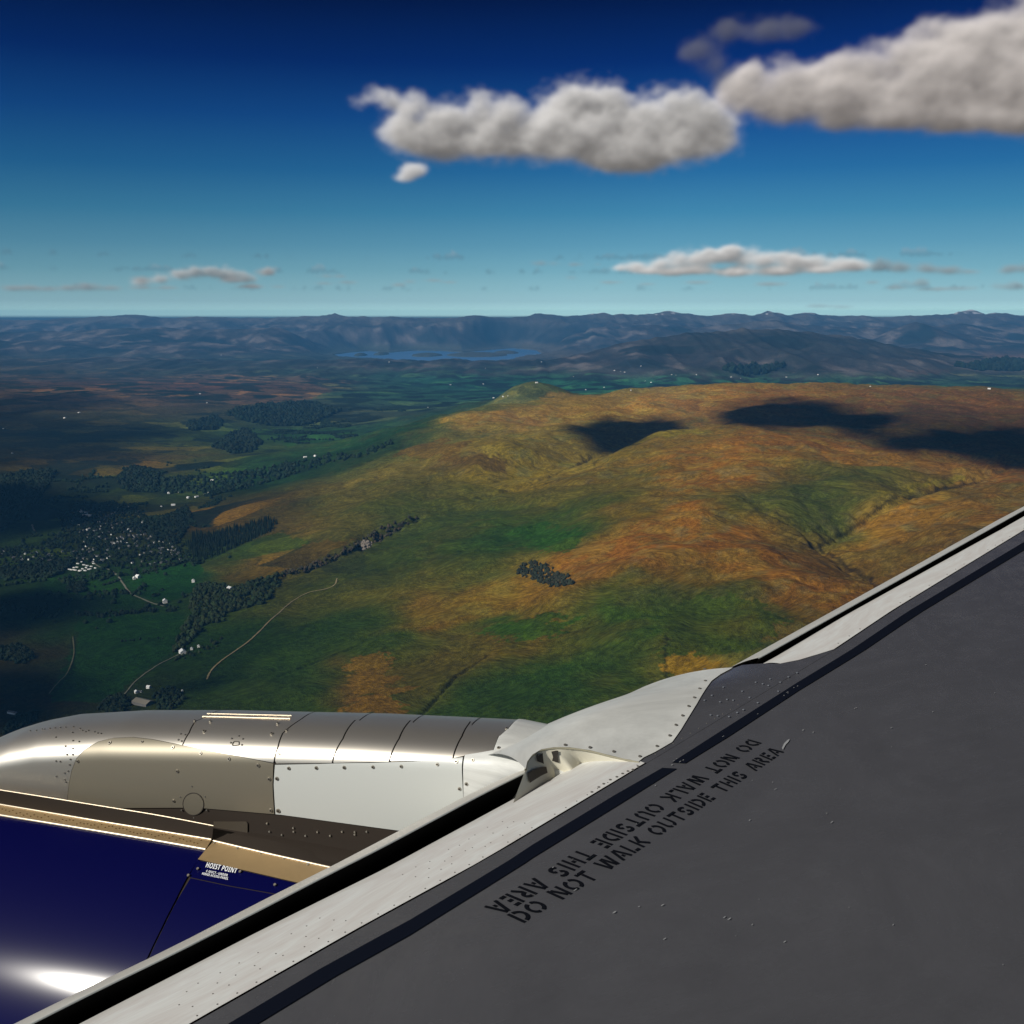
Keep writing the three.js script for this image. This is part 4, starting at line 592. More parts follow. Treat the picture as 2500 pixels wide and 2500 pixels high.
// profile of a nose: [forward, drop] after a length q along it, width w
function nosePath(k, f1) { const pts = []; let f = 0, d = 0, L = 0; pts.push([0, 0, 0]); for (let i = 1; i <= 40; i++) { const nf = (f1 * i) / 40, nd = k(nf); L += Math.hypot(nf - f, nd - d); f = nf; d = nd; pts.push([L, f, d]); } const sl = Math.atan2(k(f1) - k(f1 - 1e-3), 1e-3), rad = 0.17; let a = sl; const cx = f - Math.sin(a) * rad, cy = d + Math.cos(a) * rad; for (let i = 1; i <= 26; i++) { const b = sl + (Math.PI - sl + 0.3) * (i / 26); L += rad * (Math.PI - sl + 0.3) / 26; pts.push([L, cx + Math.sin(b) * rad, cy - Math.cos(b) * rad]); } return pts; }
const NOSE = nosePath((f) => 1.05 * (f / 0.38) ** 3 * 0.085, 0.39);   // unit: apparent width 0.26
const FULL = nosePath((f) => 0.34 * f ** 2.6 + 0.02 * f, 0.72);
const along = (path, q) => [curve(path, q, 1), curve(path, q, 2)];
const W = (s, q) => { if (q >= 0) return [seamX(s) + q, wingY(s) - 0.012 * q - 0.035 * q * q, -s]; const k = noseW(s) / 0.26, [f, d] = along(NOSE, -q / k); return [seamX(s) - f * k, wingY(s) - d * k, -s]; };
const slatTE = (s) => curve([[-1.5, -3.9], [2.125, -1.936], [2.338, -1.815], [2.578, -1.668], [2.86, -1.516], [3.099, -1.379], [3.632, -1.096], [4.942, -0.32], [8.166, 1.341], [16, 5.55]], s);
const SLATP = nosePath((f) => 0.3 * f + 1.14 * f * f, 0.34);
const SL = (s, q) => { const k = 0.9, [f, d] = along(SLATP, q / k); return [slatTE(s) - f * k, wingY(s) - 0.012 - d * k, -s]; };
const OC = 4.05;
const topY = (x) => curve([[-4.5, -2.5], [-4.2, -2.22], [-3.9, -2.01], [-3.616, -1.874], [-3.475, -1.822], [-3.3, -1.775], [-2.943, -1.72], [-2.5, -1.675], [-1.763, -1.617], [-1.157, -1.584], [-1.0, -1.6], [-0.85, -1.645], [-0.7, -1.72], [-0.5, -1.85]], x);
const halfW = (x) => 0.22 * Math.pow(clamp((x + 4.7) / 0.95), 0.5), botY = (x) => curve([[-4.2, -2.42], [-3.8, -2.3], [-3.1, -2.13], [-2.5, -2.05], [-2.1, -2.03]], x);
const PY = (x, w) => {                              // pylon: w 0..1 up the inboard side, 1..2 over the shoulder, 2..4 down the far side
  const T = topY(x) - 0.048, h = halfW(x), S = Math.min(T - 0.03, T - 0.12 + 0.02 * clamp(x + 2.4)), B = Math.min(S - 0.05, botY(x)), m = w > 2 ? 4 - w : w, sd = w > 2 ? -1 : 1;
  let o, y; if (m <= 1) { y = lerp(B, S, m); o = h - 0.018 * (1 - m) * (1 - m); } else { const a = (m - 1) * Math.PI / 2; o = h * Math.pow(Math.max(Math.cos(a), 0), 0.8); y = S + (T - S) * Math.pow(Math.sin(a), 0.9); }
  return [x, y, -(OC - sd * o)];
};
const NR = [[-4.85, 0.78], [-4.75, 0.88], [-4.5, 0.97], [-4, 1.04], [-3.2, 1.07], [-2.4, 1.065], [-1.7, 1.04], [-1, 0.98], [-0.2, 0.87], [0.6, 0.74]];
const nacR = (x) => { let i = 1; while (i < NR.length - 2 && x > NR[i + 1][0]) i++; const [p0, p1, p2, p3] = [NR[i - 1], NR[i], NR[i + 1], NR[Math.min(i + 2, NR.length - 1)]], t = clamp((x - p1[0]) / (p2[0] - p1[0]), -2, 2); const m1 = (p2[1] - p0[1]) / (p2[0] - p0[0]) * (p2[0] - p1[0]), m2 = (p3[1] - p1[1]) / (p3[0] - p1[0]) * (p2[0] - p1[0]); const t2 = t * t, t3 = t2 * t; return (2 * t3 - 3 * t2 + 1) * p1[1] + (t3 - 2 * t2 + t) * m1 + (-2 * t3 + 3 * t2) * p2[1] + (t3 - t2) * m2; };
const NC = -3.17, NA = (x, th) => { const R = nacR(x); return [x, NC + R * Math.sin(th), -(OC - R * Math.cos(th))]; };

// finishes --------------------------------------------------------------------
const brushed = dataTex(512, (u, v) => { const q = 0.5 + 0.12 * tileNoise(u, v * 1, 6, 2) + 0.1 * tileNoise(u, v, 60, 4); return q; });
const dirt = dataTex(512, (u, v) => { const q = tileNoise(u, v, 5, 31) * 0.5 + tileNoise(u, v, 16, 35) * 0.3 + tileNoise(u, v, 50, 39) * 0.2; const g = 0.93 + 0.07 * q; return [g, g * 0.995, g * 0.985]; }, true);
const grime = dataTex(1024, (u, v) => { const q = tileNoise(u, v, 4, 51) * 0.5 + tileNoise(u, v, 13, 55) * 0.3 + tileNoise(u, v, 60, 59) * 0.2, sp2 = 0; const g = 0.93 + 0.045 * q + sp2; return [g, g * 0.985, g * 0.975]; }, true);
const streak = dataTex(512, (u, v) => { const q = tileNoise(u * 1, v, 7, 81) * 0.5 + tileNoise(u, v, 25, 85) * 0.3; const st3 = tileNoise(0.37, v, 40, 88) * 0.5; const g = 0.92 + 0.045 * q + 0.025 * st3; return [g, g * (0.985 + 0.02 * q), g * (0.975 + 0.025 * q)]; }, true);
streak.repeat.set(0.7, 2.2);
const worn = dataTex(512, (u, v) => 0.5 + 0.35 * tileNoise(u, v, 9, 71) + 0.2 * tileNoise(u, v, 40, 75));
grime.repeat.set(0.6, 0.6); dirt.repeat.set(0.8, 0.8);
const M = {
  ribfoot: std('dark brown rib', [0.06, 0.045, 0.03], 0.7),
  white: std('white paint', [0.66, 0.68, 0.67], 0.42, 0, { map: dirt }),
  edge: std('aged white paint', [0.72, 0.745, 0.745], 0.45, 0, { map: streak }),
  grey: std('dark grey wing paint', [0.088, 0.093, 0.106], 0.42, 0, { map: grime, roughnessMap: worn, clearcoat: 0.7, clearcoatRoughness: 0.22 }),
  black: std('black line paint', [0.005, 0.007, 0.014], 0.8, 0, { specularIntensity: 0.06 }), letter: std('black stencil paint', [0.005, 0.006, 0.009], 0.85, 0, { specularIntensity: 0.06 }),
  void: std('black seal and gap shade', [0.004, 0.004, 0.004], 0.95, 0, { specularIntensity: 0.05 }),  // near black also stands in for the shade inside the slat gap
  metal: std('satin aluminium', [0.68, 0.64, 0.57], 0.44, 0.93),
  side: std('matte grey-brown side panel', [0.27, 0.245, 0.19], 0.5, 0.6), pale: std('pale grey panel paint', [0.5, 0.52, 0.5], 0.36),
  dark: std('dark brown heat-stained panel', [0.032, 0.025, 0.02], 0.6, 0.1, { specularIntensity: 0.4 }), gold: std('stained bronze strip', [0.4, 0.29, 0.15], 0.4, 0.4, { map: grime }),
  bright: std('worn bright edge', [0.62, 0.53, 0.4], 0.35, 0.5), blue: std('dark blue gloss paint', [0.001, 0.0015, 0.042], 0.6, 0, { specularIntensity: 0.05, clearcoat: 0.42, clearcoatRoughness: 0.15 }),
  screw: std('steel fastener', [0.42, 0.39, 0.33], 0.45, 0.8), hole: std('fastener recess', [0.03, 0.025, 0.02], 0.8), rivet: std('rivet head', [0.1, 0.095, 0.085], 0.7), slat: std('slat paint', [0.64, 0.64, 0.6], 0.42, 0.15, { map: grime }), print: std('white print', [0.75, 0.77, 0.8], 0.6), cream: std('cream rib paint', [0.62, 0.59, 0.48], 0.7), chip: std('chipped pale paint', [0.27, 0.28, 0.29], 0.7),
};
const sq = (pts, g) => pts.map(([x, y]) => find(W, x, y, g?.[0] ?? 4, g?.[1] ?? 0.2));

// wing ------------------------------------------------------------------------
{
  const wing = group('wing'), teX = (s) => curve([[-1.5, 3.6], [4.6, 3.9], [15.4, 6.9]], s), S0 = -0.4, S1 = 15.4;
  const P = [], I = [], rows = 60;
  for (let i = 0; i <= rows; i++) {                 // the closed skin of the wing, seams and underside in it
    const s = lerp(S0, S1, i / rows), ring = []; for (let k = 0; k <= 16; k++) { const t = k / 16, c = (teX(s) - seamX(s)) * (1 - t) ** 1.2; const p = W(s, c); ring.push([p[0], p[1] - 0.006, p[2]]); }
    for (let k = 1; k <= 26; k++) { const q = -(0.95 * noseW(s) / 0.26 * k) / 26, p = W(s, q); ring.push([p[0] + 0.004, p[1] - 0.006, p[2]]); }
    const last = ring[ring.length - 1]; for (let k = 1; k <= 6; k++) { const t = k / 6; ring.push([lerp(last[0], teX(s), t), lerp(last[1], W(s, teX(s) - seamX(s))[1] - 0.03, t) - 0.12 * Math.sin(t * Math.PI), -s]); }
    for (const p of ring) P.push(...p); const n = ring.length;
    if (i) for (let k = 0; k + 1 < n; k++) { const a = (i - 1) * n + k, b = i * n + k; I.push(a, b, a + 1, b, b + 1, a + 1); }
  }
  const g = new THREE.BufferGeometry(); g.setAttribute('position', new THREE.Float32BufferAttribute(P, 3)); g.setIndex(I); g.computeVertexNormals(); add('wing_body', g, M.void, wing);
  // grey upper skin: two panels with the joint running aft from the pylon
  const J = sq([[1655, 1862], [1700, 1830]], [4, 0.1])[0][0];
  const skin = (s0, s1) => { const top = [], low = []; for (let k = 0; k <= 20; k++) { const s = lerp(s0, s1, k / 20); top.push([s, 0.003]); low.unshift([s, (teX(s) - seamX(s)) * 0.97]); } return [...top, ...low]; };
  add('upper_skin', patch(W, skin(S0, S1), 0.25, 0.25, 0, -1), M.grey, wing);
  // white fixed leading edge, inboard and outboard of the pylon
  const edge = (s0, s1) => { const l = [], h = []; const n = Math.ceil((s1 - s0) / 0.1); for (let k = 0; k <= n; k++) { const s = lerp(s0, s1, k / n); l.push([s, -0.003]); h.unshift([s, -0.66 * noseW(s) / 0.26]); } return [...h, ...l]; };
  add('leading_edge', patch(W, [...edge(S0, 3.9), [4.1, -0.5], [4.0, -0.3], [3.94, -0.14]].sort(() => 0), 0.1, 0.02, 0.002, -1), M.edge, wing);
  const outTop = sq([[1871, 1620], [1905, 1621], [1950, 1612], [2000, 1597], [2037, 1586]], [4.8, -0.05]);
  add('leading_edge', patch(W, [...outTop.map(([s, q]) => [s, Math.min(q, -0.003)]), [7.5, -0.003], [S1, -0.003], [S1, -0.33], [7.5, -0.33], [outTop[0][0], -0.5]], 0.1, 0.02, 0.002, -1), M.edge, wing);
  // grey apron that carries the wing skin forward round the outboard end of the pylon fairing
  const AP = (s, q) => { const p = W(s, Math.max(q, 0)); if (q >= 0) return p; const [f, d] = along(FULL, -q); return [p[0] - f, wingY(s) - d + 0.085 * (1 - smooth(4.15, 5.0, s)) * smooth(0, 0.42, f) * (1 - 0.3 * smooth(0.45, 0.8, f)), -s]; };
  const apq = (pts) => pts.map(([x, y]) => find(AP, x, y, 4.3, -0.2));
  const seamFair = [[1560, 1861], [1571, 1852], [1600, 1838], [1641, 1814], [1662, 1784], [1700, 1722], [1738, 1664], [1760, 1648], [1790, 1632], [1812, 1624]];
  const greyBits = [...seamFair, [1871, 1620], [1905, 1621], [1950, 1611], [2000, 1597], [2037, 1586]];
  const sf = apq(greyBits);
  add('forward_skin', patch(AP, [...sf, [sf[sf.length - 1][0], 0.003], [sf[0][0], 0.003]], 0.06, 0.03, 0.001, -1), M.grey, wing);
  // white pylon fairing over the leading edge
  const sfw = apq(seamFair.slice(0, -1)), s0 = find(AP, 1420, 1800, 4, -0.4)[0];
  const lip = apq([[1560, 1862], [1500, 1849], [1440, 1834], [1390, 1827], [1352, 1827], [1322, 1832], [1300, 1845], [1287, 1862], [1283, 1880]]);
  const fair = add('pylon_fairing', patch(AP, [...sfw, [sfw[sfw.length - 1][0] + 0.02, -0.95], [4.02, -0.95], [3.88, -0.64], [3.8, -0.5], ...lip.slice().reverse()], 0.05, 0.03, 0.005, -1), M.white, wing);
  console.log('joint', J, 'fairing', sfw.map((p) => p.map((k) => k.toFixed(2))).join(' | '), 'lip', lip.map((p) => p.map((k) => k.toFixed(2))).join(' | '));
  // rib closing the fairing's open end above the leading edge, with two cut-outs
  const foot = [[1560, 1862], [1520, 1861], [1470, 1859], [1420, 1859], [1386, 1866], [1362, 1880], [1346, 1894], [1334, 1906], [1294, 1916]].map(([x, y]) => find(W, x, y, 3.9, -0.2));
  const RW = (a, t) => { const i = clamp(Math.floor(a), 0, 7), f = a - i, A = AP(...lip[i]), B = AP(...lip[i + 1]), C = W(...foot[i]), D = W(...foot[i + 1]); return [0, 1, 2].map((k) => lerp(lerp(A[k], B[k], f), lerp(C[k], D[k], f), t)); };
  add('closing_rib', patch(RW, rect(0.02, 7.98, 0, 1.05), 0.25, 0.25, 0, 1), M.cream, wing);
  const onRib = (pts) => pts.map(([x, y]) => find(RW, x, y, 4.6, 0.4)), rib = (n, pts, m) => add(n, patch(RW, onRib(pts), 0.25, 0.25, -0.006, 1), m, wing), rib2 = (n, pts, m) => add(n, patch(RW, onRib(pts), 0.25, 0.25, 0.006, 1), m, wing);
  for (const f of [rib, rib2]) { f('cut_out', [[1307, 1842], [1312, 1840], [1310, 1846], [1322, 1838], [1325, 1866], [1309, 1860]], M.hole); f('cut_out', [[1345, 1834], [1362, 1832], [1365, 1860], [1348, 1855], [1350, 1846]], M.hole); f('rib_foot', [[1286, 1888], [1331, 1873], [1334, 1888], [1290, 1912]], M.ribfoot); }
  { const e = new THREE.CatmullRomCurve3(lip.map((q) => new THREE.Vector3(...AP(...q)))); add('fairing_lip', new THREE.TubeGeometry(e, 60, 0.0045, 6), std('lip sealant', [0.3, 0.28, 0.2], 0.7), fair); }
  // black walkway line, broken at the skin joint
  const stripe = (pa, pb) => patch(W, [...sq(pa), ...sq(pb).reverse()], 0.15, 0.05, 0.003, -1);
  add('walkway_line', stripe([[300, 2656], [540, 2512], [780, 2368], [1000, 2248], [1300, 2064], [1500, 1943], [1617, 1876]], [[370, 2660], [612, 2512], [820, 2385], [1000, 2285], [1300, 2096], [1500, 1973], [1652, 1878]]), M.black, wing);
  add('walkway_line', stripe([[1640, 1863], [1760, 1786], [1949, 1666], [2200, 1505], [2500, 1324], [2800, 1136], [3000, 1012]], [[1673, 1865], [1780, 1799], [1949, 1688], [2200, 1528], [2500, 1344], [2800, 1153], [3000, 1027]]), M.black, wing);
  // stencilled warning, once for each way it is read
  const arc = (cx, cy, rx, ry, a0, a1, n = 10) => Array.from({ length: n + 1 }, (_, i) => { const a = ((a0 + ((a1 - a0) * i) / n) * Math.PI) / 180; return [cx + rx * Math.cos(a), cy + ry * Math.sin(a)]; });
  const T = 0.17, GLYPH = {                         // strokes on a letter one unit high: centre lines, broken like a stencil
    I: [0.2, [[0.1, 0], [0.1, 1]]], L: [0.55, [[0.09, 0], [0.09, 1]], [[0.24, 0.08], [0.55, 0.08]]], T: [0.66, [[0, 0.92], [0.66, 0.92]], [[0.33, 0], [0.33, 0.76]]],
    H: [0.66, [[0.09, 0], [0.09, 1]], [[0.57, 0], [0.57, 1]], [[0.23, 0.5], [0.43, 0.5]]], E: [0.56, [[0.09, 0], [0.09, 1]], [[0.24, 0.92], [0.56, 0.92]], [[0.24, 0.5], [0.5, 0.5]], [[0.24, 0.08], [0.56, 0.08]]],
    N: [0.72, [[0.09, 0], [0.09, 1]], [[0.63, 0], [0.63, 1]], [[0.22, 0.9], [0.5, 0.12]]], A: [0.74, [[0.06, 0], [0.32, 1]], [[0.68, 0], [0.42, 1]], [[0.3, 0.3], [0.46, 0.3]]], W: [1.0, [[0.06, 1], [0.24, 0]], [[0.34, 0.05], [0.48, 0.95]], [[0.56, 0.95], [0.7, 0.05]], [[0.94, 1], [0.78, 0]]],
    K: [0.66, [[0.09, 0], [0.09, 1]], [[0.24, 0.42], [0.6, 1]], [[0.34, 0.46], [0.62, 0]]], D: [0.7, [[0.09, 0], [0.09, 1]], arc(0.22, 0.5, 0.4, 0.42, -85, 85)], O: [0.84, arc(0.4, 0.5, 0.33, 0.42, 100, 260), arc(0.44, 0.5, 0.33, 0.42, -80, 80)], C: [0.7, arc(0.4, 0.5, 0.32, 0.42, 50, 310)],
    U: [0.72, [[0.09, 1], [0.09, 0.42], ...arc(0.33, 0.36, 0.24, 0.28, 190, 262, 5)], [...arc(0.39, 0.36, 0.24, 0.28, 278, 350, 5), [0.63, 0.42], [0.63, 1]]], S: [0.6, arc(0.31, 0.72, 0.22, 0.2, 25, 250, 9), arc(0.29, 0.28, 0.22, 0.2, 70, -155, 9)], R: [0.66, [[0.09, 0], [0.09, 1]], [...arc(0.26, 0.72, 0.28, 0.21, 88, -88, 8)], [[0.32, 0.46], [0.6, 0]]],
  };
  function write(text, BL, BR, TL, TR, word = 0.62, gap = 0.17) {
    const c = [BL, BR, TL, TR].map(([x, y]) => find(W, x, y, 3.6, 0.35)), at = []; let w = 0;
    for (const ch of text) { if (ch === ' ') { w += word; continue; } at.push([ch, w]); w += GLYPH[ch][0] + gap; } w -= gap;
    const map = (x, y) => { const t = x / w; return [0, 1].map((k) => lerp(lerp(c[0][k], c[1][k], t), lerp(c[2][k], c[3][k], t), y)); };
    for (const [ch, x0] of at) { const out = []; for (const st2 of GLYPH[ch].slice(1)) {
      const L = [], R = []; st2.forEach((p, i) => { const a = st2[Math.max(i - 1, 0)], b = st2[Math.min(i + 1, st2.length - 1)], l = Math.hypot(b[0] - a[0], b[1] - a[1]), nx = (-(b[1] - a[1]) / l) * T / 2, ny = ((b[0] - a[0]) / l) * T / 2; L.push(map(x0 + p[0] + nx, p[1] + ny)); R.unshift(map(x0 + p[0] - nx, p[1] - ny)); });
      out.push(patch(W, [...L, ...R], 0.5, 0.5, 0.003, -1));
    } add('stencil_letter', mergeGeometries(out.filter((o) => o.index.count).map((o) => o.toNonIndexed())), M.letter, wing); }
  }
  write('DO NOT WALK OUTSIDE THIS AREA', [1277, 2255], [1913, 1837], [1236, 2236], [1884, 1825]);
  write('DO NOT WALK OUTSIDE THIS AREA', [1827, 1806], [1181, 2216], [1859, 1815], [1225, 2235]);
  // rivet rows on the white edge, screws round the fairing, pale chips in the grey paint
  const R = rngOf(5), riv = [], chips = [], scr = [];
  for (let s = 1.9; s < 4.55; s += 0.052) { for (const c of [-0.016, -0.2]) if (R() < (c < -0.1 ? 0 : 0.9)) riv.push(disc(W, s, c, 0.0032, 0.003, -1, 7)); }
  for (const [a, b] of [[2.3, 2.5], [2.55, 2.75], [3.0, 3.2], [3.2, 3.42]]) for (let s = a; s < b; s += 0.045) for (const c of [-0.06, -0.1, -0.15]) if (R() < 0.7) riv.push(disc(W, s + (R() - 0.5) * 0.02, c + (R() - 0.5) * 0.02, 0.0026, 0.003, -1, 7));
  for (let s = 5.3; s < 8; s += 0.11) if (R() < 0.7) riv.push(disc(W, s, -0.02, 0.004, 0.004, -1, 7));
  add('rivets', mergeGeometries(riv), M.rivet, wing).userData.kind = 'stuff';
  for (const [x, y] of [[1558, 1872], [1545, 1880], [1533, 1884], [1520, 1890], [1506, 1898], [1490, 1905], [1474, 1915], [1462, 1923], [1445, 1935]]) { const q = find(W, x, y, 4, -0.05); scr.push(disc(W, ...q, 0.006, 0.004, -1)); }
  for (const [x, y] of [[1721, 1636], [1722, 1665], [1708, 1684], [1695, 1706], [1681, 1727], [1666, 1750], [1650, 1773], [1635, 1799], [1604, 1825], [1562, 1850], [1498, 1838], [1440, 1828], [1380, 1822]]) { const q = find(AP, x, y, 4.3, -0.2); const gg = disc((a, b) => { const p = AP(a, b), n = normalAt(AP, a, b, -1); return p.map((k, i) => k + n[i] * 0.005); }, ...q, 0.0075, 0.004, -1); add('screw', gg, M.rivet, fair); }
  add('edge_screws', mergeGeometries(scr), M.rivet, wing).userData.kind = 'stuff';
  const chip = (x, y, r) => { const q = find(W, x, y, 4, 0.4), n = 7, poly = []; const e = r * (0.6 + R()), f = r * (0.25 + 0.3 * R()); for (let k = 0; k < n; k++) { const a = (k / n) * 6.283, j = 0.6 + 0.8 * R(); poly.push([q[0] + Math.cos(a) * e * j, q[1] + Math.sin(a) * f * j]); } chips.push(patch(W, poly, 0.5, 0.5, 0.0045, -1).toNonIndexed()); };
  for (const [x, y] of [[1947, 1677], [1938, 1681], [1922, 1692], [1924, 1694], [1914, 1700], [2090, 1730], [2086, 1732], [2277, 1740], [2260, 1625], [1960, 1785], [1985, 1790], [1893, 1929], [1886, 1912], [2176, 1779], [1765, 1800], [2018, 1988], [1780, 2246], [1836, 2260], [1768, 2242], [1915, 2302], [1622, 2295], [1618, 2212], [1560, 2216], [1500, 2230], [2030, 2010], [2180, 2260], [1830, 2005], [1350, 2120], [1645, 1860], [1660, 1862], [1668, 1858], [1640, 1870], [1652, 1855], [1405, 2175], [1850, 1745], [1600, 1920]]) chip(x, y, 0.0045);
  for (let k = 0; k < 22; k++) chip(1350 + R() * 1100, 1650 + R() * 780, 0.002);
  add('paint_chips', mergeGeometries(chips), M.chip, wing).userData.kind = 'stuff';
  add('paint_scrape', patch(W, sq([[1909, 1828], [1914, 1817], [1922, 1809], [1928, 1806], [1925, 1813], [1918, 1820], [1911, 1833]]), 0.5, 0.5, 0.004, -1), M.chip, wing);
  const dim = []; for (const [x, y] of [[1720, 1712], [1738, 1700], [1766, 1680], [1758, 1716], [1775, 1710], [1790, 1712], [1800, 1742], [1815, 1735], [1752, 1750], [1735, 1748], [1812, 1690], [1830, 1705], [1845, 1668], [1862, 1672], [1880, 1660], [1876, 1676], [1905, 1668], [1925, 1655], [1946, 1645], [1900, 1690], [1850, 1718], [1780, 1752]]) { const q = find(AP, x, y, 4.6, -0.1); dim.push(disc((a, b) => { const p = AP(a, b); return [p[0], p[1] + 0.005, p[2]]; }, ...q, 0.0048, 0.0015, -1)); }
  add('skin_fasteners', mergeGeometries(dim), std('grey fastener', [0.14, 0.155, 0.18], 0.5), wing).userData.kind = 'stuff';
}
// slats -------------------------------------------------------------------------
{
  const slat = (s0, s1) => {
    const g = group('slat'), n = 60, P = [], I = []; const qs = Array.from({ length: 30 }, (_, k) => (0.78 * k) / 29);
    const line = (f) => { const l = [], h = []; for (let k = 0; k <= n; k++) { const s = lerp(s0, s1, k / n); l.push([s, f[0]]); h.unshift([s, f[1]]); } return [...l, ...h]; };
    add('slat_skin', patch(SL, line([0.001, 0.8]), 0.12, 0.02, 0, 1), M.slat, g);
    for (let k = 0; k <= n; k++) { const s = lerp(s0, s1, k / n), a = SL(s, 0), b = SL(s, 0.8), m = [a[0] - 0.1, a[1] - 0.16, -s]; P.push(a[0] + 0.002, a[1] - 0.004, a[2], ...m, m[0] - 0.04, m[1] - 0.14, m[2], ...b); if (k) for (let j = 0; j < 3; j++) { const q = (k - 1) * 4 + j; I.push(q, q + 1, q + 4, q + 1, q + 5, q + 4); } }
    const c = new THREE.BufferGeometry(); c.setAttribute('position', new THREE.Float32BufferAttribute(P, 3)); c.setIndex(I); c.computeVertexNormals(); add('slat_cove', c, M.void, g);  // cove coloured black so the gap reads as shaded
    const e = new THREE.CatmullRomCurve3(Array.from({ length: 20 }, (_, k) => { const p = SL(lerp(s0, s1, k / 19), 0); return new THREE.Vector3(p[0], p[1] - 0.002, p[2]); })); add('trailing_edge', new THREE.TubeGeometry(e, 80, 0.0035, 6), M.pale, g);
    return g;
  };
  const e1 = 3.79, e2 = find(SL, 1800, 1622, 4.9, 0.03)[0]; console.log('slat ends', e1, e2);
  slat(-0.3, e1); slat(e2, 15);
  // black sheet standing in for the shade between the slats and the wing
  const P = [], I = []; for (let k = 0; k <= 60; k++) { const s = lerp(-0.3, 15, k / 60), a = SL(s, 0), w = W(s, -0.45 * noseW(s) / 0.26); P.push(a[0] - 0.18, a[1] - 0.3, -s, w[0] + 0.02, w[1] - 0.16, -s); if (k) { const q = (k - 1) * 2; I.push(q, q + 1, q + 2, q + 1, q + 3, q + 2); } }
  const c = new THREE.BufferGeometry(); c.setAttribute('position', new THREE.Float32BufferAttribute(P, 3)); c.setIndex(I); c.computeVertexNormals(); add('slat_gap_shade', c, M.void, plane);
}
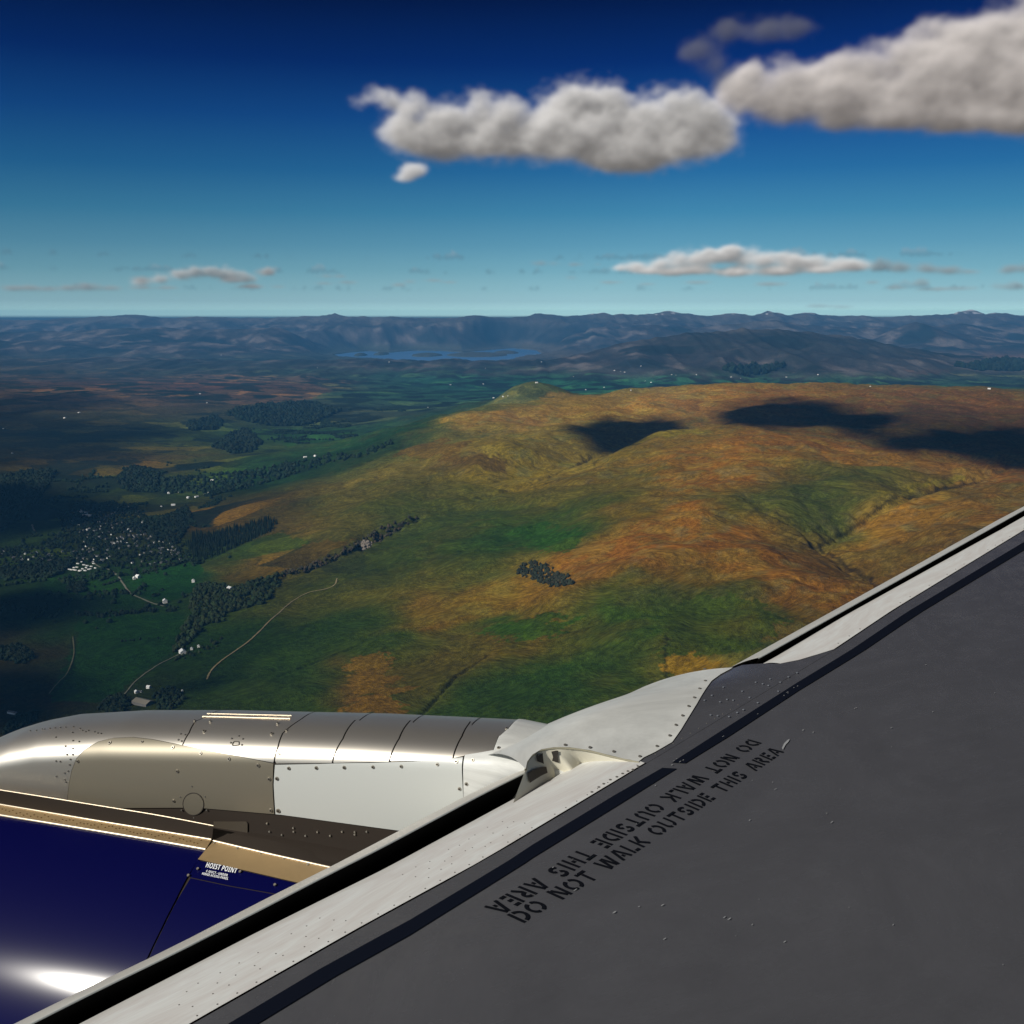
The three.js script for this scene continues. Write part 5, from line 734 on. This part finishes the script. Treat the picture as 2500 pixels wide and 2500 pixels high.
// pylon ---------------------------------------------------------------------------
{
  const py = group('pylon'), pq = (pts, g = [-1.8, 1]) => pts.map(([x, y]) => find(PY, x, y, g[0], g[1]));
  { const P = [], I = [], nx = 90, nw = 40; for (let i = 0; i <= nx; i++) for (let k = 0; k <= nw; k++) { const x = lerp(-4.55, -0.5, i / nx), p = PY(x, (4 * k) / nw); P.push(p[0], p[1] - 0.003 * (k > 0), p[2] + (k < nw / 2 ? -0.004 : 0.004)); if (i && k) { const a = (i - 1) * (nw + 1) + k - 1, b = i * (nw + 1) + k - 1; I.push(a, b, a + 1, b, b + 1, a + 1); } } const g = new THREE.BufferGeometry(); g.setAttribute('position', new THREE.Float32BufferAttribute(P, 3)); g.setIndex(I); g.computeVertexNormals(); add('pylon_body', g, M.hole, py); }
  const G = (n, poly, mat, lift = 0.002, parent = py) => add(n, patch(PY, poly, 0.05, 0.06, lift, 1), mat, parent);
  const front = pq([[168, 1990], [171, 1911], [178, 1878], [190, 1850], [209, 1832], [241, 1813], [278, 1804], [325, 1802], [372, 1807], [446, 1821], [549, 1840], [669, 1863], [668, 1892], [667, 1915], [669, 1953], [673, 1999]], [-2.4, 0.6]);
  front[0][1] = 0.005; front.push([lerp(front[0][0], front[front.length - 1][0], 0.5), 0.005]); front[front.length - 2][1] = 0.005;
  const sideF = G('side_panel', front, M.side, 0.006);
  const rear = pq([[676, 1999], [672, 1953], [670, 1915], [671, 1892], [673, 1866], [780, 1864], [900, 1862], [1010, 1859], [1131, 1850], [1131, 1925]], [-1.4, 0.6]); rear[0][1] = 0.005; rear.push([rear[rear.length - 1][0] + 0.01, 0.005]);
  const sideR = G('side_panel', rear, M.pale, 0.006);
  const topAt = (x) => [x, 2.9];
  const b = [[[447, 1820], [463, 1790], [478, 1763]], [[671, 1857], [680, 1824], [691, 1792]], [[813, 1860], [838, 1805], [868, 1760]], [[952, 1857], [975, 1805], [1003, 1760]], [[1107, 1850], [1128, 1800], [1150, 1762]]].map((l) => { const q = pq(l, [-1.8, 1.2]); q.push([q[2][0] + 0.02, 2], [q[2][0] + 0.02, 2.95]); return q; });
  const low = (pts) => pq(pts, [-2, 1]);
  const gap = 0.003, sh = (l, d) => l.map(([x, w]) => [x + d, w]);
  // nose cap: everything forward of the first joint and round the front panel
  const frontTop = front.slice(1, 10).map(([x, w]) => [x, w + 0.0]);
  G('nose_cap', [[-4.5, 0.01], [front[0][0] - 0.003, 0.01], ...frontTop.map(([x, w], i) => [x - (i < 5 ? 0.003 : 0), w + (i < 3 ? 0 : 0.012)]), ...sh(b[0], -gap), [-4.5, 2.95]], M.metal, 0.004);
  const capMats = [M.metal, M.metal, M.metal, M.metal];
  const seamLow = [low([[447, 1822], [549, 1841.5], [668, 1863]]), low([[676, 1865], [740, 1864.5], [811, 1864]]), low([[816, 1864], [880, 1862], [950, 1861]]), low([[956, 1860], [1030, 1858], [1104, 1853]])];
  for (let k = 0; k < 4; k++) G('cap_panel', [...seamLow[k].map(([x, w]) => [x, w + 0.014]), ...sh(b[k + 1], -gap).slice(0), ...sh(b[k], gap).slice().reverse()], capMats[k], 0.004);
  const fb = pq([[1136, 1845], [1170, 1840], [1206, 1834], [1213, 1815], [1222, 1795], [1232, 1776]], [-1.2, 1.3]);
  G('cap_panel', [...low([[1110, 1852], [1133, 1848]]).map(([x, w]) => [x, w + 0.014]), ...fb.slice(0, -1).map(([x, w]) => [x - gap, w]), [fb[5][0], 1.7], [fb[5][0] + 0.02, 2], [fb[5][0] + 0.02, 2.95], ...sh(b[4], gap).slice().reverse()], M.metal, 0.004);
  G('rear_fairing', [[rear[8][0] + 0.008, 0.005], [rear[8][0] + 0.008, 0.9], ...fb.slice(0, -1), [fb[5][0] + gap, 1.7], [fb[5][0] + 0.025, 2], [fb[5][0] + 0.025, 2.95], [-0.5, 2.95], [-0.5, 0.005]], M.white, 0.007);
  console.log('caps', b.map((l) => l.map((p) => p.map((k) => k.toFixed(2)).join(',')).join(' ')).join(' | '), '\nfront', front.map((p) => p.map((k) => k.toFixed(2)).join(',')).join(' '));
  // fastener heads, each with its recess
  const lifted = (a, w) => { const p = PY(a, w), n = normalAt(PY, a, w, 1); return p.map((k, i) => k + n[i] * 0.006); };
  const screw = (parent, x, y, r) => { const q = find(PY, x, y, -1.8, 0.9), r2 = r * 0.8, m = add('screw', disc(lifted, ...q, r2, 0.005, 1, 14), M.screw, parent); add('recess', disc((a, w) => { const p = lifted(a, w), n = normalAt(PY, a, w, 1); return p.map((k, i) => k + n[i] * 0.004); }, ...q, r2 * 0.5, 0.003, 1, 8), M.hole, m); };
  for (const [x, y, r] of [[270, 1815, 0.011], [349, 1813, 0.008], [424, 1826, 0.01], [492, 1839, 0.009], [561, 1852, 0.01], [632, 1867, 0.012], [435, 1881, 0.01], [192, 1857, 0.01], [426, 1953, 0.009], [659, 1900, 0.011], [663, 1976, 0.011]]) screw(sideF, x, y, r);
  for (const [x, y, r] of [[678, 1899, 0.011], [681, 1977, 0.013], [707, 1874, 0.01], [774, 1873, 0.01], [842, 1872, 0.01], [912, 1871, 0.009], [981, 1870, 0.009], [1069, 1866, 0.009], [1115, 1860, 0.01], [1123, 1924, 0.009]]) screw(sideR, x, y, r);
  for (const [x, y, r] of [[499, 1788, 0.009], [664, 1794, 0.009], [514, 1764, 0.008], [678, 1769, 0.008], [700, 1786, 0.007], [683, 1841, 0.007], [476, 1763, 0.007]]) screw(py, x, y, r);
  for (const [x, y, r] of [[1237, 1783, 0.009], [1218, 1829, 0.009], [1155, 1857, 0.009], [1140, 1912, 0.01]]) screw(py, x, y, r);
  const tiny = []; for (const [x, y] of [[75, 1787], [90, 1786], [104, 1783], [110, 1783], [123, 1781], [135, 1780], [148, 1779], [161, 1778], [180, 1777], [196, 1781], [202, 1786], [210, 1789], [217, 1786], [232, 1789], [240, 1792], [248, 1793], [138, 1802], [178, 1791], [180, 1810], [195, 1812], [162, 1823], [180, 1828], [166, 1842], [180, 1842], [139, 1857], [149, 1858], [174, 1853], [172, 1866], [160, 1886], [168, 1881], [160, 1902], [140, 1894], [163, 1908], [442, 1794], [453, 1796], [437, 1808], [445, 1811], [567, 1805], [584, 1799], [594, 1806], [592, 1820], [565, 1815], [470, 1918], [442, 1944], [445, 1976], [506, 1976], [502, 1943], [475, 1994]]) tiny.push(disc(lifted, ...find(PY, x, y, -2.6, 1), 0.004, 0.003, 1, 7));
  add('rivets', mergeGeometries(tiny), M.rivet, py).userData.kind = 'stuff';
  // round access door, latch, hand rail
  { const q = Array.from({ length: 40 }, (_, k) => [474 + 25.5 * Math.cos((k / 40) * 6.283), 1961 + 27 * Math.sin((k / 40) * 6.283)]); const c = new THREE.CatmullRomCurve3(pq(q, [-2.4, 0.4]).map((p) => new THREE.Vector3(...lifted(...p))), true); add('access_door', new THREE.TubeGeometry(c, 60, 0.0022, 5, true), M.hole, sideF); G('access_door_cover', pq(q.map(([x, y]) => [474 + (x - 474) * 0.95, 1961 + (y - 1961) * 0.95]), [-2.4, 0.4]), M.side, 0.0075, sideF); }
  { const q = pq([[569, 1818], [573, 1812], [584, 1812], [585, 1820], [570, 1822]], [-2.2, 1.2]), c = new THREE.CatmullRomCurve3(q.map((p) => new THREE.Vector3(...lifted(...p))), true, 'catmullrom', 0.1); add('latch', new THREE.TubeGeometry(c, 30, 0.002, 5, true), M.rivet, py); }
  const bar = (pa, pb, r, lift) => { const q = pq([pa, pb], [-2.2, 1.6]).map(([a, w]) => { const p = PY(a, w), n = normalAt(PY, a, w, 1); return new THREE.Vector3(...p.map((k, i) => k + n[i] * lift)); }); add('strake_rail', new THREE.TubeGeometry(new THREE.LineCurve3(...q), 2, r, 8), M.bright, py); };
  bar([495, 1752], [709, 1757.5], 0.0026, 0.006); bar([506, 1745], [712, 1750], 0.0018, 0.006);
  // lower pylon skin with its rivet rows and bracket plate
  const LOW = (x, d) => [x, -2.03 - d, -(OC - 0.2)], lq = (pts) => pts.map(([x, y]) => find(LOW, x, y, -1.6, 0.05));
  add('lower_skin', patch(LOW, rect(-3.6, 0, -0.01, 0.6), 0.2, 0.2, 0, 1), M.dark, py).geometry.computeVertexNormals();
  add('bracket_plate', patch(LOW, lq([[523, 2004], [602, 2004], [606, 2009], [606, 2037], [530, 2040], [524, 2030]]), 0.5, 0.5, -0.006, 1), std('brown bracket', [0.075, 0.062, 0.046], 0.5, 0.3), py);
  const lr = []; for (const [x, y] of [[630, 2038], [659, 2029], [689, 2037], [718, 2029], [747, 2039], [776, 2030], [807, 2039], [836, 2029], [867, 2030], [867, 2036], [896, 2029], [717, 2020], [653, 2009], [528, 2025], [545, 2031], [570, 2035], [585, 2034], [600, 2033]]) { const [x2, d] = lq([[x, y]])[0]; lr.push(disc(LOW, x2, d, 0.0038, 0.006, 1, 8).translate(0, 0, 0.006)); }
  add('bright_rivets', mergeGeometries(lr), std('bright rivet', [0.7, 0.66, 0.58], 0.3, 0.8), py).userData.kind = 'stuff';
}
// engine ---------------------------------------------------------------------------
{
  const en = group('engine'), nq = (pts, g = [-2.5, 1.1]) => pts.map(([x, y]) => find(NA, x, y, g[0], g[1]));
  const profile = []; for (let x = -4.85; x <= 0.6; x += 0.05) profile.push(new THREE.Vector2(nacR(x) - 0.004, x));
  const turn = (g) => g.applyMatrix4(new THREE.Matrix4().makeBasis(new THREE.Vector3(0, 1, 0), new THREE.Vector3(1, 0, 0), new THREE.Vector3(0, 0, 1))).translate(0, NC, -OC);
  const body = turn(new THREE.LatheGeometry(profile, 120)); body.computeVertexNormals(); add('nacelle_body', body, M.dark, en);
  const inlet = turn(new THREE.LatheGeometry([[0.78, -4.85], [0.74, -4.9], [0.7, -4.86], [0.72, -4.6], [0.76, -4.2], [0, -4.1]].map((p) => new THREE.Vector2(...p)), 80)); add('inlet', inlet, M.metal, en);
  add('spinner', turn(new THREE.LatheGeometry([[0, -4.5], [0.1, -4.42], [0.18, -4.28], [0.22, -4.1]].map((p) => new THREE.Vector2(...p)), 40)), M.dark, en);
  const L2 = nq([[-60, 1957], [0, 1967], [130, 1989], [261, 2011], [390, 2032], [517, 2053]]), L3 = nq([[-60, 1981], [0, 1992], [130, 2013], [261, 2034.5], [390, 2056], [503, 2076]]), L2b = nq([[522, 2057], [650, 2087], [780, 2116], [860, 2134]], [-1.6, 1.1]), L3b = nq([[484, 2101], [590, 2126], [706, 2153], [800, 2175]], [-1.6, 1.1]);
  console.log('nac', L2.map((p) => p.map((k) => k.toFixed(2)).join(',')).join(' '), '/', L3.map((p) => p.map((k) => k.toFixed(2)).join(',')).join(' '), '/', L2b.map((p) => p.map((k) => k.toFixed(2)).join(',')).join(' '), '/', L3b.map((p) => p.map((k) => k.toFixed(2)).join(',')).join(' '));
  const G = (n, poly, mat, lift, parent = en) => add(n, patch(NA, poly, 0.06, 0.03, lift, 1), mat, parent);
  const fwd = -4.84, e3 = L3[0][1], low = -1.4;
  // blue fan cowl, its rear door cut out by a joint
  const j1 = nq([[459, 2139], [430, 2200], [395, 2270], [363, 2337], [330, 2400]], [-1.7, 0.9]);
  j1.push([j1[4][0] + (j1[4][0] - j1[3][0]), low]);
  G('fan_cowl', [[fwd, e3], ...L3, ...nq([[484, 2101], [470, 2122], [459, 2139]], [-1.6, 1.1]), ...j1.slice(1).map(([x, t]) => [x - 0.004, t]), [fwd, low]], M.blue, 0.002);
  const j2 = nq([[466, 2144], [560, 2164], [657, 2181], [760, 2203], [860, 2225]], [-1.6, 1]);
  const rearTop = [...nq([[484, 2101]], [-1.6, 1.1]), ...L3b.slice(1)];
  G('reverser_cowl', [...rearTop, [0.4, L3b[3][1]], [0.4, j2[4][1] + 0.002], ...j2.slice().reverse().map(([x, t]) => [x, t + 0.0022]), ...nq([[462, 2139]], [-1.6, 1])], M.blue, 0.002);
  G('reverser_door', [...j2.map(([x, t]) => [x, t - 0.0012]), [0.4, j2[4][1]], [0.4, low], [j1[5][0] + 0.004, low], ...j1.slice(1).reverse().map(([x, t]) => [x + 0.004, t])], M.blue, 0.002);
  G('top_strip', [...L2, ...L3.slice().reverse()], M.gold, 0.006); G('rear_strip', [...L2b, ...L3b.slice().reverse()], M.gold, 0.008);
  const rail = (l, r, lift, n) => add(n, new THREE.TubeGeometry(new THREE.CatmullRomCurve3(l.map(([a, t]) => { const p = NA(a, t), m = normalAt(NA, a, t, 1); return new THREE.Vector3(...p.map((k, i) => k + m[i] * lift)); })), 60, r, 8), M.bright, en);
  rail(L2, 0.0042, 0.008, 'edge_trim'); rail(L3, 0.006, 0.006, 'edge_trim'); rail(L2b, 0.0045, 0.01, 'edge_trim');
  // dark flange standing between the cowl and the pylon
  const flange = (low2, topPx, off, name) => { const top = topPx.map(([x, y]) => { const d = eyeRay(x, y), t = -(OC - off) / d[2]; return [d[0] * t, d[1] * t, d[2] * t]; }), lo = low2.map((q) => NA(...q)), P = [], I = []; top.forEach((p, i) => { P.push(...lo[i], ...p); if (i) { const k = (i - 1) * 2; I.push(k, k + 1, k + 2, k + 1, k + 3, k + 2); } }); const g = new THREE.BufferGeometry(); g.setAttribute('position', new THREE.Float32BufferAttribute(P, 3)); g.setIndex(I); g.computeVertexNormals(); add(name, g, M.dark, en); return top; };
  const t1 = flange(L2, [[-60, 1919], [0, 1928.5], [130, 1949], [261, 1970], [390, 1991], [521, 2016]], 0.29, 'top_flange');
  add('edge_trim', new THREE.TubeGeometry(new THREE.CatmullRomCurve3(t1.map((p) => new THREE.Vector3(...p))), 60, 0.0028, 6), M.bright, en);
  flange(L2b, [[522, 2030], [650, 2048], [780, 2080], [860, 2100]], 0.24, 'rear_flange');
  // screws on the strips, print on the cowl
  const up = (f, h) => (a, b) => { const p = f(a, b), n = normalAt(f, a, b, 1); return p.map((k, i) => k + n[i] * h); };
  const sc = []; for (const [x, y] of [[524, 2061], [580, 2074], [637, 2086], [694, 2099], [752, 2114], [484, 2124], [587, 2131], [672, 2163], [461, 2140]]) sc.push(disc(up(NA, 0.008), ...find(NA, x, y, -1.7, 1.1), 0.006, 0.004, 1, 10));
  add('fasteners', mergeGeometries(sc), M.screw, en).userData.kind = 'stuff';
  const rr = rngOf(8), rv = []; for (let k = 0; k < 60; k++) { const t = k / 60, x = lerp(-20, 500, t), y = lerp(1985, 2070, t) - 4 - 10 * rr(); rv.push(disc(up(NA, 0.006), ...find(NA, x, y, -2.5, 1.15), 0.003, 0.003, 1, 6)); }
  add('rivets', mergeGeometries(rv), std('brown rivet', [0.2, 0.12, 0.05], 0.5, 0.4), en).userData.kind = 'stuff';
  const font = await new FontLoader().loadAsync('fonts/droid/droid_sans_bold.typeface.json');
  const print = (text, BL, BR, TL) => { const c = [BL, BR, TL].map(([x, y]) => find(NA, x, y, -1.7, 1)), shapes = font.generateShapes(text, 1), g = new THREE.ShapeGeometry(shapes, 3); g.computeBoundingBox(); const w = g.boundingBox.max.x, p = g.attributes.position, q = []; for (let i = 0; i < p.count; i++) { const a = p.getX(i) / w, b = p.getY(i); q.push(...up(NA, 0.0055)(c[0][0] + (c[1][0] - c[0][0]) * a + (c[2][0] - c[0][0]) * b, c[0][1] + (c[1][1] - c[0][1]) * a + (c[2][1] - c[0][1]) * b)); } g.setAttribute('position', new THREE.Float32BufferAttribute(q, 3)); g.computeVertexNormals(); return g.toNonIndexed(); };
  add('hoist_lettering', mergeGeometries([print('HOIST POINT', [501, 2119], [577, 2134], [506, 2107]), print('C-DUCT - UNDER', [503, 2131], [556, 2142], [505, 2125.5]), print('HINGE ACCESS PANEL', [493, 2137], [557, 2150], [495, 2131.5])]), M.print, en);
}

// ───────────────────────── clouds ─────────────────────────
{
  // a cloud is an opaque heart inside nested thin veils, all of them level surfaces of one lumpy field
  const heart = std('cloud', [0.6, 0.58, 0.55], 1, 0, { specularIntensity: 0 });
  const veils = [0.05, 0.06, 0.07, 0.09, 0.11, 0.13, 0.16, 0.19, 0.23, 0.27].map((o) => std('cloud veil', [0.66, 0.645, 0.62], 1, 0, { specularIntensity: 0, transparent: true, opacity: o, transmission: 0.45, side: THREE.DoubleSide }));
  const LEVELS = [-0.26, -0.2, -0.14, -0.08, -0.02, 0.04, 0.1, 0.16, 0.22, 0.28], HEART = 0.34;
  function surface(f, nx, ny, nz, o, c, iso, grad) {   // naive surface nets
    const id = new Int32Array(nx * ny * nz).fill(-1), P = [], I = [], at = (i, j, k) => (k * ny + j) * nx + i, E = [[0, 1], [0, 2], [0, 4], [1, 3], [1, 5], [2, 3], [2, 6], [3, 7], [4, 5], [4, 6], [5, 7], [6, 7]];
    for (let k = 0; k + 1 < nz; k++) for (let j = 0; j + 1 < ny; j++) for (let i = 0; i + 1 < nx; i++) {
      const v = []; let m = 0; for (let q = 0; q < 8; q++) { v[q] = f[at(i + (q & 1), j + ((q >> 1) & 1), k + (q >> 2))] - iso; if (v[q] > 0) m |= 1 << q; }
      if (m === 0 || m === 255) continue;
      let x = 0, y = 0, z = 0, n = 0; for (const [a2, b2] of E) if (v[a2] > 0 !== v[b2] > 0) { const t = v[a2] / (v[a2] - v[b2]); x += lerp(a2 & 1, b2 & 1, t); y += lerp((a2 >> 1) & 1, (b2 >> 1) & 1, t); z += lerp(a2 >> 2, b2 >> 2, t); n++; }
      id[at(i, j, k)] = P.length / 3; P.push(o[0] + (i + x / n) * c[0], o[1] + (j + y / n) * c[1], o[2] + (k + z / n) * c[2]);
    }
    const quad = (a2, b2, c2, d2, flip) => { if (a2 < 0 || b2 < 0 || c2 < 0 || d2 < 0) return; if (flip) I.push(a2, c2, b2, a2, d2, c2); else I.push(a2, b2, c2, a2, c2, d2); };
    for (let k = 1; k + 1 < nz; k++) for (let j = 1; j + 1 < ny; j++) for (let i = 1; i + 1 < nx; i++) {
      const s0 = f[at(i, j, k)] > iso;
      if (s0 !== f[at(i + 1, j, k)] > iso) quad(id[at(i, j - 1, k - 1)], id[at(i, j, k - 1)], id[at(i, j, k)], id[at(i, j - 1, k)], !s0);
      if (s0 !== f[at(i, j + 1, k)] > iso) quad(id[at(i - 1, j, k - 1)], id[at(i, j, k - 1)], id[at(i, j, k)], id[at(i - 1, j, k)], s0);
      if (s0 !== f[at(i, j, k + 1)] > iso) quad(id[at(i - 1, j - 1, k)], id[at(i, j - 1, k)], id[at(i, j, k)], id[at(i - 1, j, k)], !s0);
    }
    const g = new THREE.BufferGeometry(); g.setAttribute('position', new THREE.Float32BufferAttribute(P, 3)); g.setIndex(I); g.computeVertexNormals();
    const N = g.attributes.normal; for (let i = 0; i < N.count; i++) { let x = N.getX(i), y = N.getY(i), z = N.getZ(i); y = y < 0 ? y * 0.2 : y; const l = Math.hypot(x, y, z) || 1; N.setXYZ(i, x / l, y / l, z / l); }
    return g;
  }
  function cloud(label, group2, blobs, { cell = [34, 24, 38], shells = [0, 1, 2, 3, 4, 5, 6, 7, 8, 9], scale = 420, rag = 1, thin = false } = {}) {
    const lo = [1e9, 1e9, 1e9], hi = [-1e9, -1e9, -1e9]; for (const q of blobs) for (let e = 0; e < 3; e++) { lo[e] = Math.min(lo[e], q[e] - q[3 + e] * 1.45); hi[e] = Math.max(hi[e], q[e] + q[3 + e] * 1.45); }
    const n = [0, 1, 2].map((e) => Math.ceil((hi[e] - lo[e]) / cell[e]) + 2), f = new Float32Array(n[0] * n[1] * n[2]), mid = lo.map((v, e) => (v + hi[e]) / 2), E = new Float32Array(f.length);
    for (const [x, y, z, rx, ry, rz, thin] of blobs) {
      const b0 = [x - rx * 1.9, y - ry * 1.9, z - rz * 1.9].map((v, e) => Math.max(0, Math.floor((v - lo[e]) / cell[e]))), b1 = [x + rx * 1.9, y + ry * 1.9, z + rz * 1.9].map((v, e) => Math.min(n[e] - 1, Math.ceil((v - lo[e]) / cell[e])));
      for (let k = b0[2]; k <= b1[2]; k++) for (let j = b0[1]; j <= b1[1]; j++) for (let i = b0[0]; i <= b1[0]; i++) { const p = (lo[0] + i * cell[0] - x) / rx; let q = (lo[1] + j * cell[1] - y) / ry; const r = (lo[2] + k * cell[2] - z) / rz; if (q < 0) q *= 1.35; E[(k * n[1] + j) * n[0] + i] += (thin ?? 1) * Math.exp(-2.2 * (p * p + q * q + r * r)); }
    }
    for (let k = 0; k < n[2]; k++) for (let j = 0; j < n[1]; j++) for (let i = 0; i < n[0]; i++) {
      const o = (k * n[1] + j) * n[0] + i; if (E[o] < 0.004) { f[o] = -1; continue; }
      const x = (lo[0] + i * cell[0]) / scale, y = (lo[1] + j * cell[1]) / scale, z = (lo[2] + k * cell[2]) / scale;
      let s = 1 - Math.sqrt(Math.max(0, -Math.log(E[o]) / 2.2)); if (E[o] > 1) s = 1;
      const t = y - lo[1] / scale; s += rag * (0.24 * noise3(x, y * 1.2, z) + 0.19 * noise3(x * 2.3 + 7, y * 2.6, z * 2.3) + 0.14 * noise3(x * 5.1, y * 5.6 + 3, z * 5.1) + 0.07 * noise3(x * 10.3, y * 11, z * 10.3)) * (0.7 + 0.3 * smooth(0, (hi[1] - lo[1]) / scale * 0.6, t));
      const edge = Math.min(i, n[0] - 1 - i, j, n[1] - 1 - j, k, n[2] - 1 - k); f[o] = edge < 1 ? -1 : s;
    }
    const O = lo.map((v, e) => v - mid[e]), g = new THREE.Group(); g.name = numbered('cloud'); g.position.set(...mid); scene.add(g);
    const h = surface(f, n[0], n[1], n[2], O, cell, HEART); if (!thin && h.index.count) add('cloud_body', h, heart, g);
    for (const q of shells) { const v = surface(f, n[0], n[1], n[2], O, cell, LEVELS[q]); if (v.index.count) add('cloud_veil', v, veils[q], g); }
    return tag(g, label, 'cloud', group2);
  }
  // unseen clouds overhead: some cast the hill shadows, the valley ones are added shade
  const over = (px, py, alt, list, label, thin = false) => { const g = ground(px, py), k = (alt - g[1]) / SUN.y; cloud(label, null, list.map(([dx, dz, r, ry, rz]) => [g[0] + SUN.x * k + dx, alt, g[2] + SUN.z * k + dz, r, ry ?? r * 0.35, rz ?? r]), { cell: thin ? [90, 50, 90] : [52, 30, 52], shells: thin === 1 ? [2, 4] : [4, 7, 9], scale: thin ? 700 : 400, rag: 1.2, thin: !!thin }); };
  over(1950, 1026, 2500, [[0, 0, 300, 110, 760], [-250, 60, 220, 90, 620], [230, -40, 240, 100, 700]], 'overhead cumulus that shades the dark patch on the hilltop right of centre');
  over(1530, 1046, 2500, [[0, 0, 200, 80, 560], [-190, 160, 170, 70, 420], [190, -160, 160, 70, 420], [-120, 420, 120, 60, 300]], 'overhead cumulus that shades the hollow behind the grassy dome');
  over(2380, 1100, 2500, [[0, 0, 260, 90, 520], [260, -40, 260, 90, 560], [520, 60, 300, 90, 600], [-200, -200, 170, 70, 380]], 'overhead cumulus that shades the far right shoulder of the hill');
  over(40, 1260, 2500, [[0, 0, 420], [-400, 300, 420], [-200, -420, 330], [-700, -100, 500]], 'added unseen cloud that darkens the black wood left of the village');  // added out of view to darken the left edge of the valley
  over(50, 1500, 2500, [[0, 0, 220], [-220, 60, 260], [-300, 300, 260], [-60, -160, 200]], 'added unseen cloud that darkens the meadows at the left edge');
  over(500, 1672, 2500, [[0, 0, 60, 30], [-90, 20, 55, 30]], 'smallest overhead cloud shading the slope right of the farm');
  over(40, 1690, 2500, [[0, 0, 190], [-200, 60, 220], [60, 160, 140]], 'added unseen cloud that darkens the fields at the lower left');
  over(260, 1580, 2500, [[0, 0, 420, 160], [-360, 120, 420, 160], [240, -260, 300, 130], [-100, 320, 360, 150]], 'added thin unseen cloud dimming the big green fields below the village', 1);  // thin clouds added out of view to dim the fields and village
  over(330, 1330, 2500, [[0, 0, 420, 160], [-420, 100, 480, 170], [200, -420, 420, 160], [-200, -700, 480, 170]], 'added thin unseen cloud dimming the village', 1);
  over(90, 1100, 2600, [[0, 0, 600, 200], [-700, 200, 800, 220], [-200, -900, 700, 220], [-900, -1300, 800, 220]], 'added broad unseen cloud darkening the rough moor left of the village', 2);  // broad clouds added out of view to darken the left moor
  over(60, 985, 2600, [[0, 0, 700, 220, 1000], [-1000, 300, 900, 220, 1100]], 'added long unseen cloud darkening the left edge of the far moor', 2);
}
renderer.render(scene, camera);
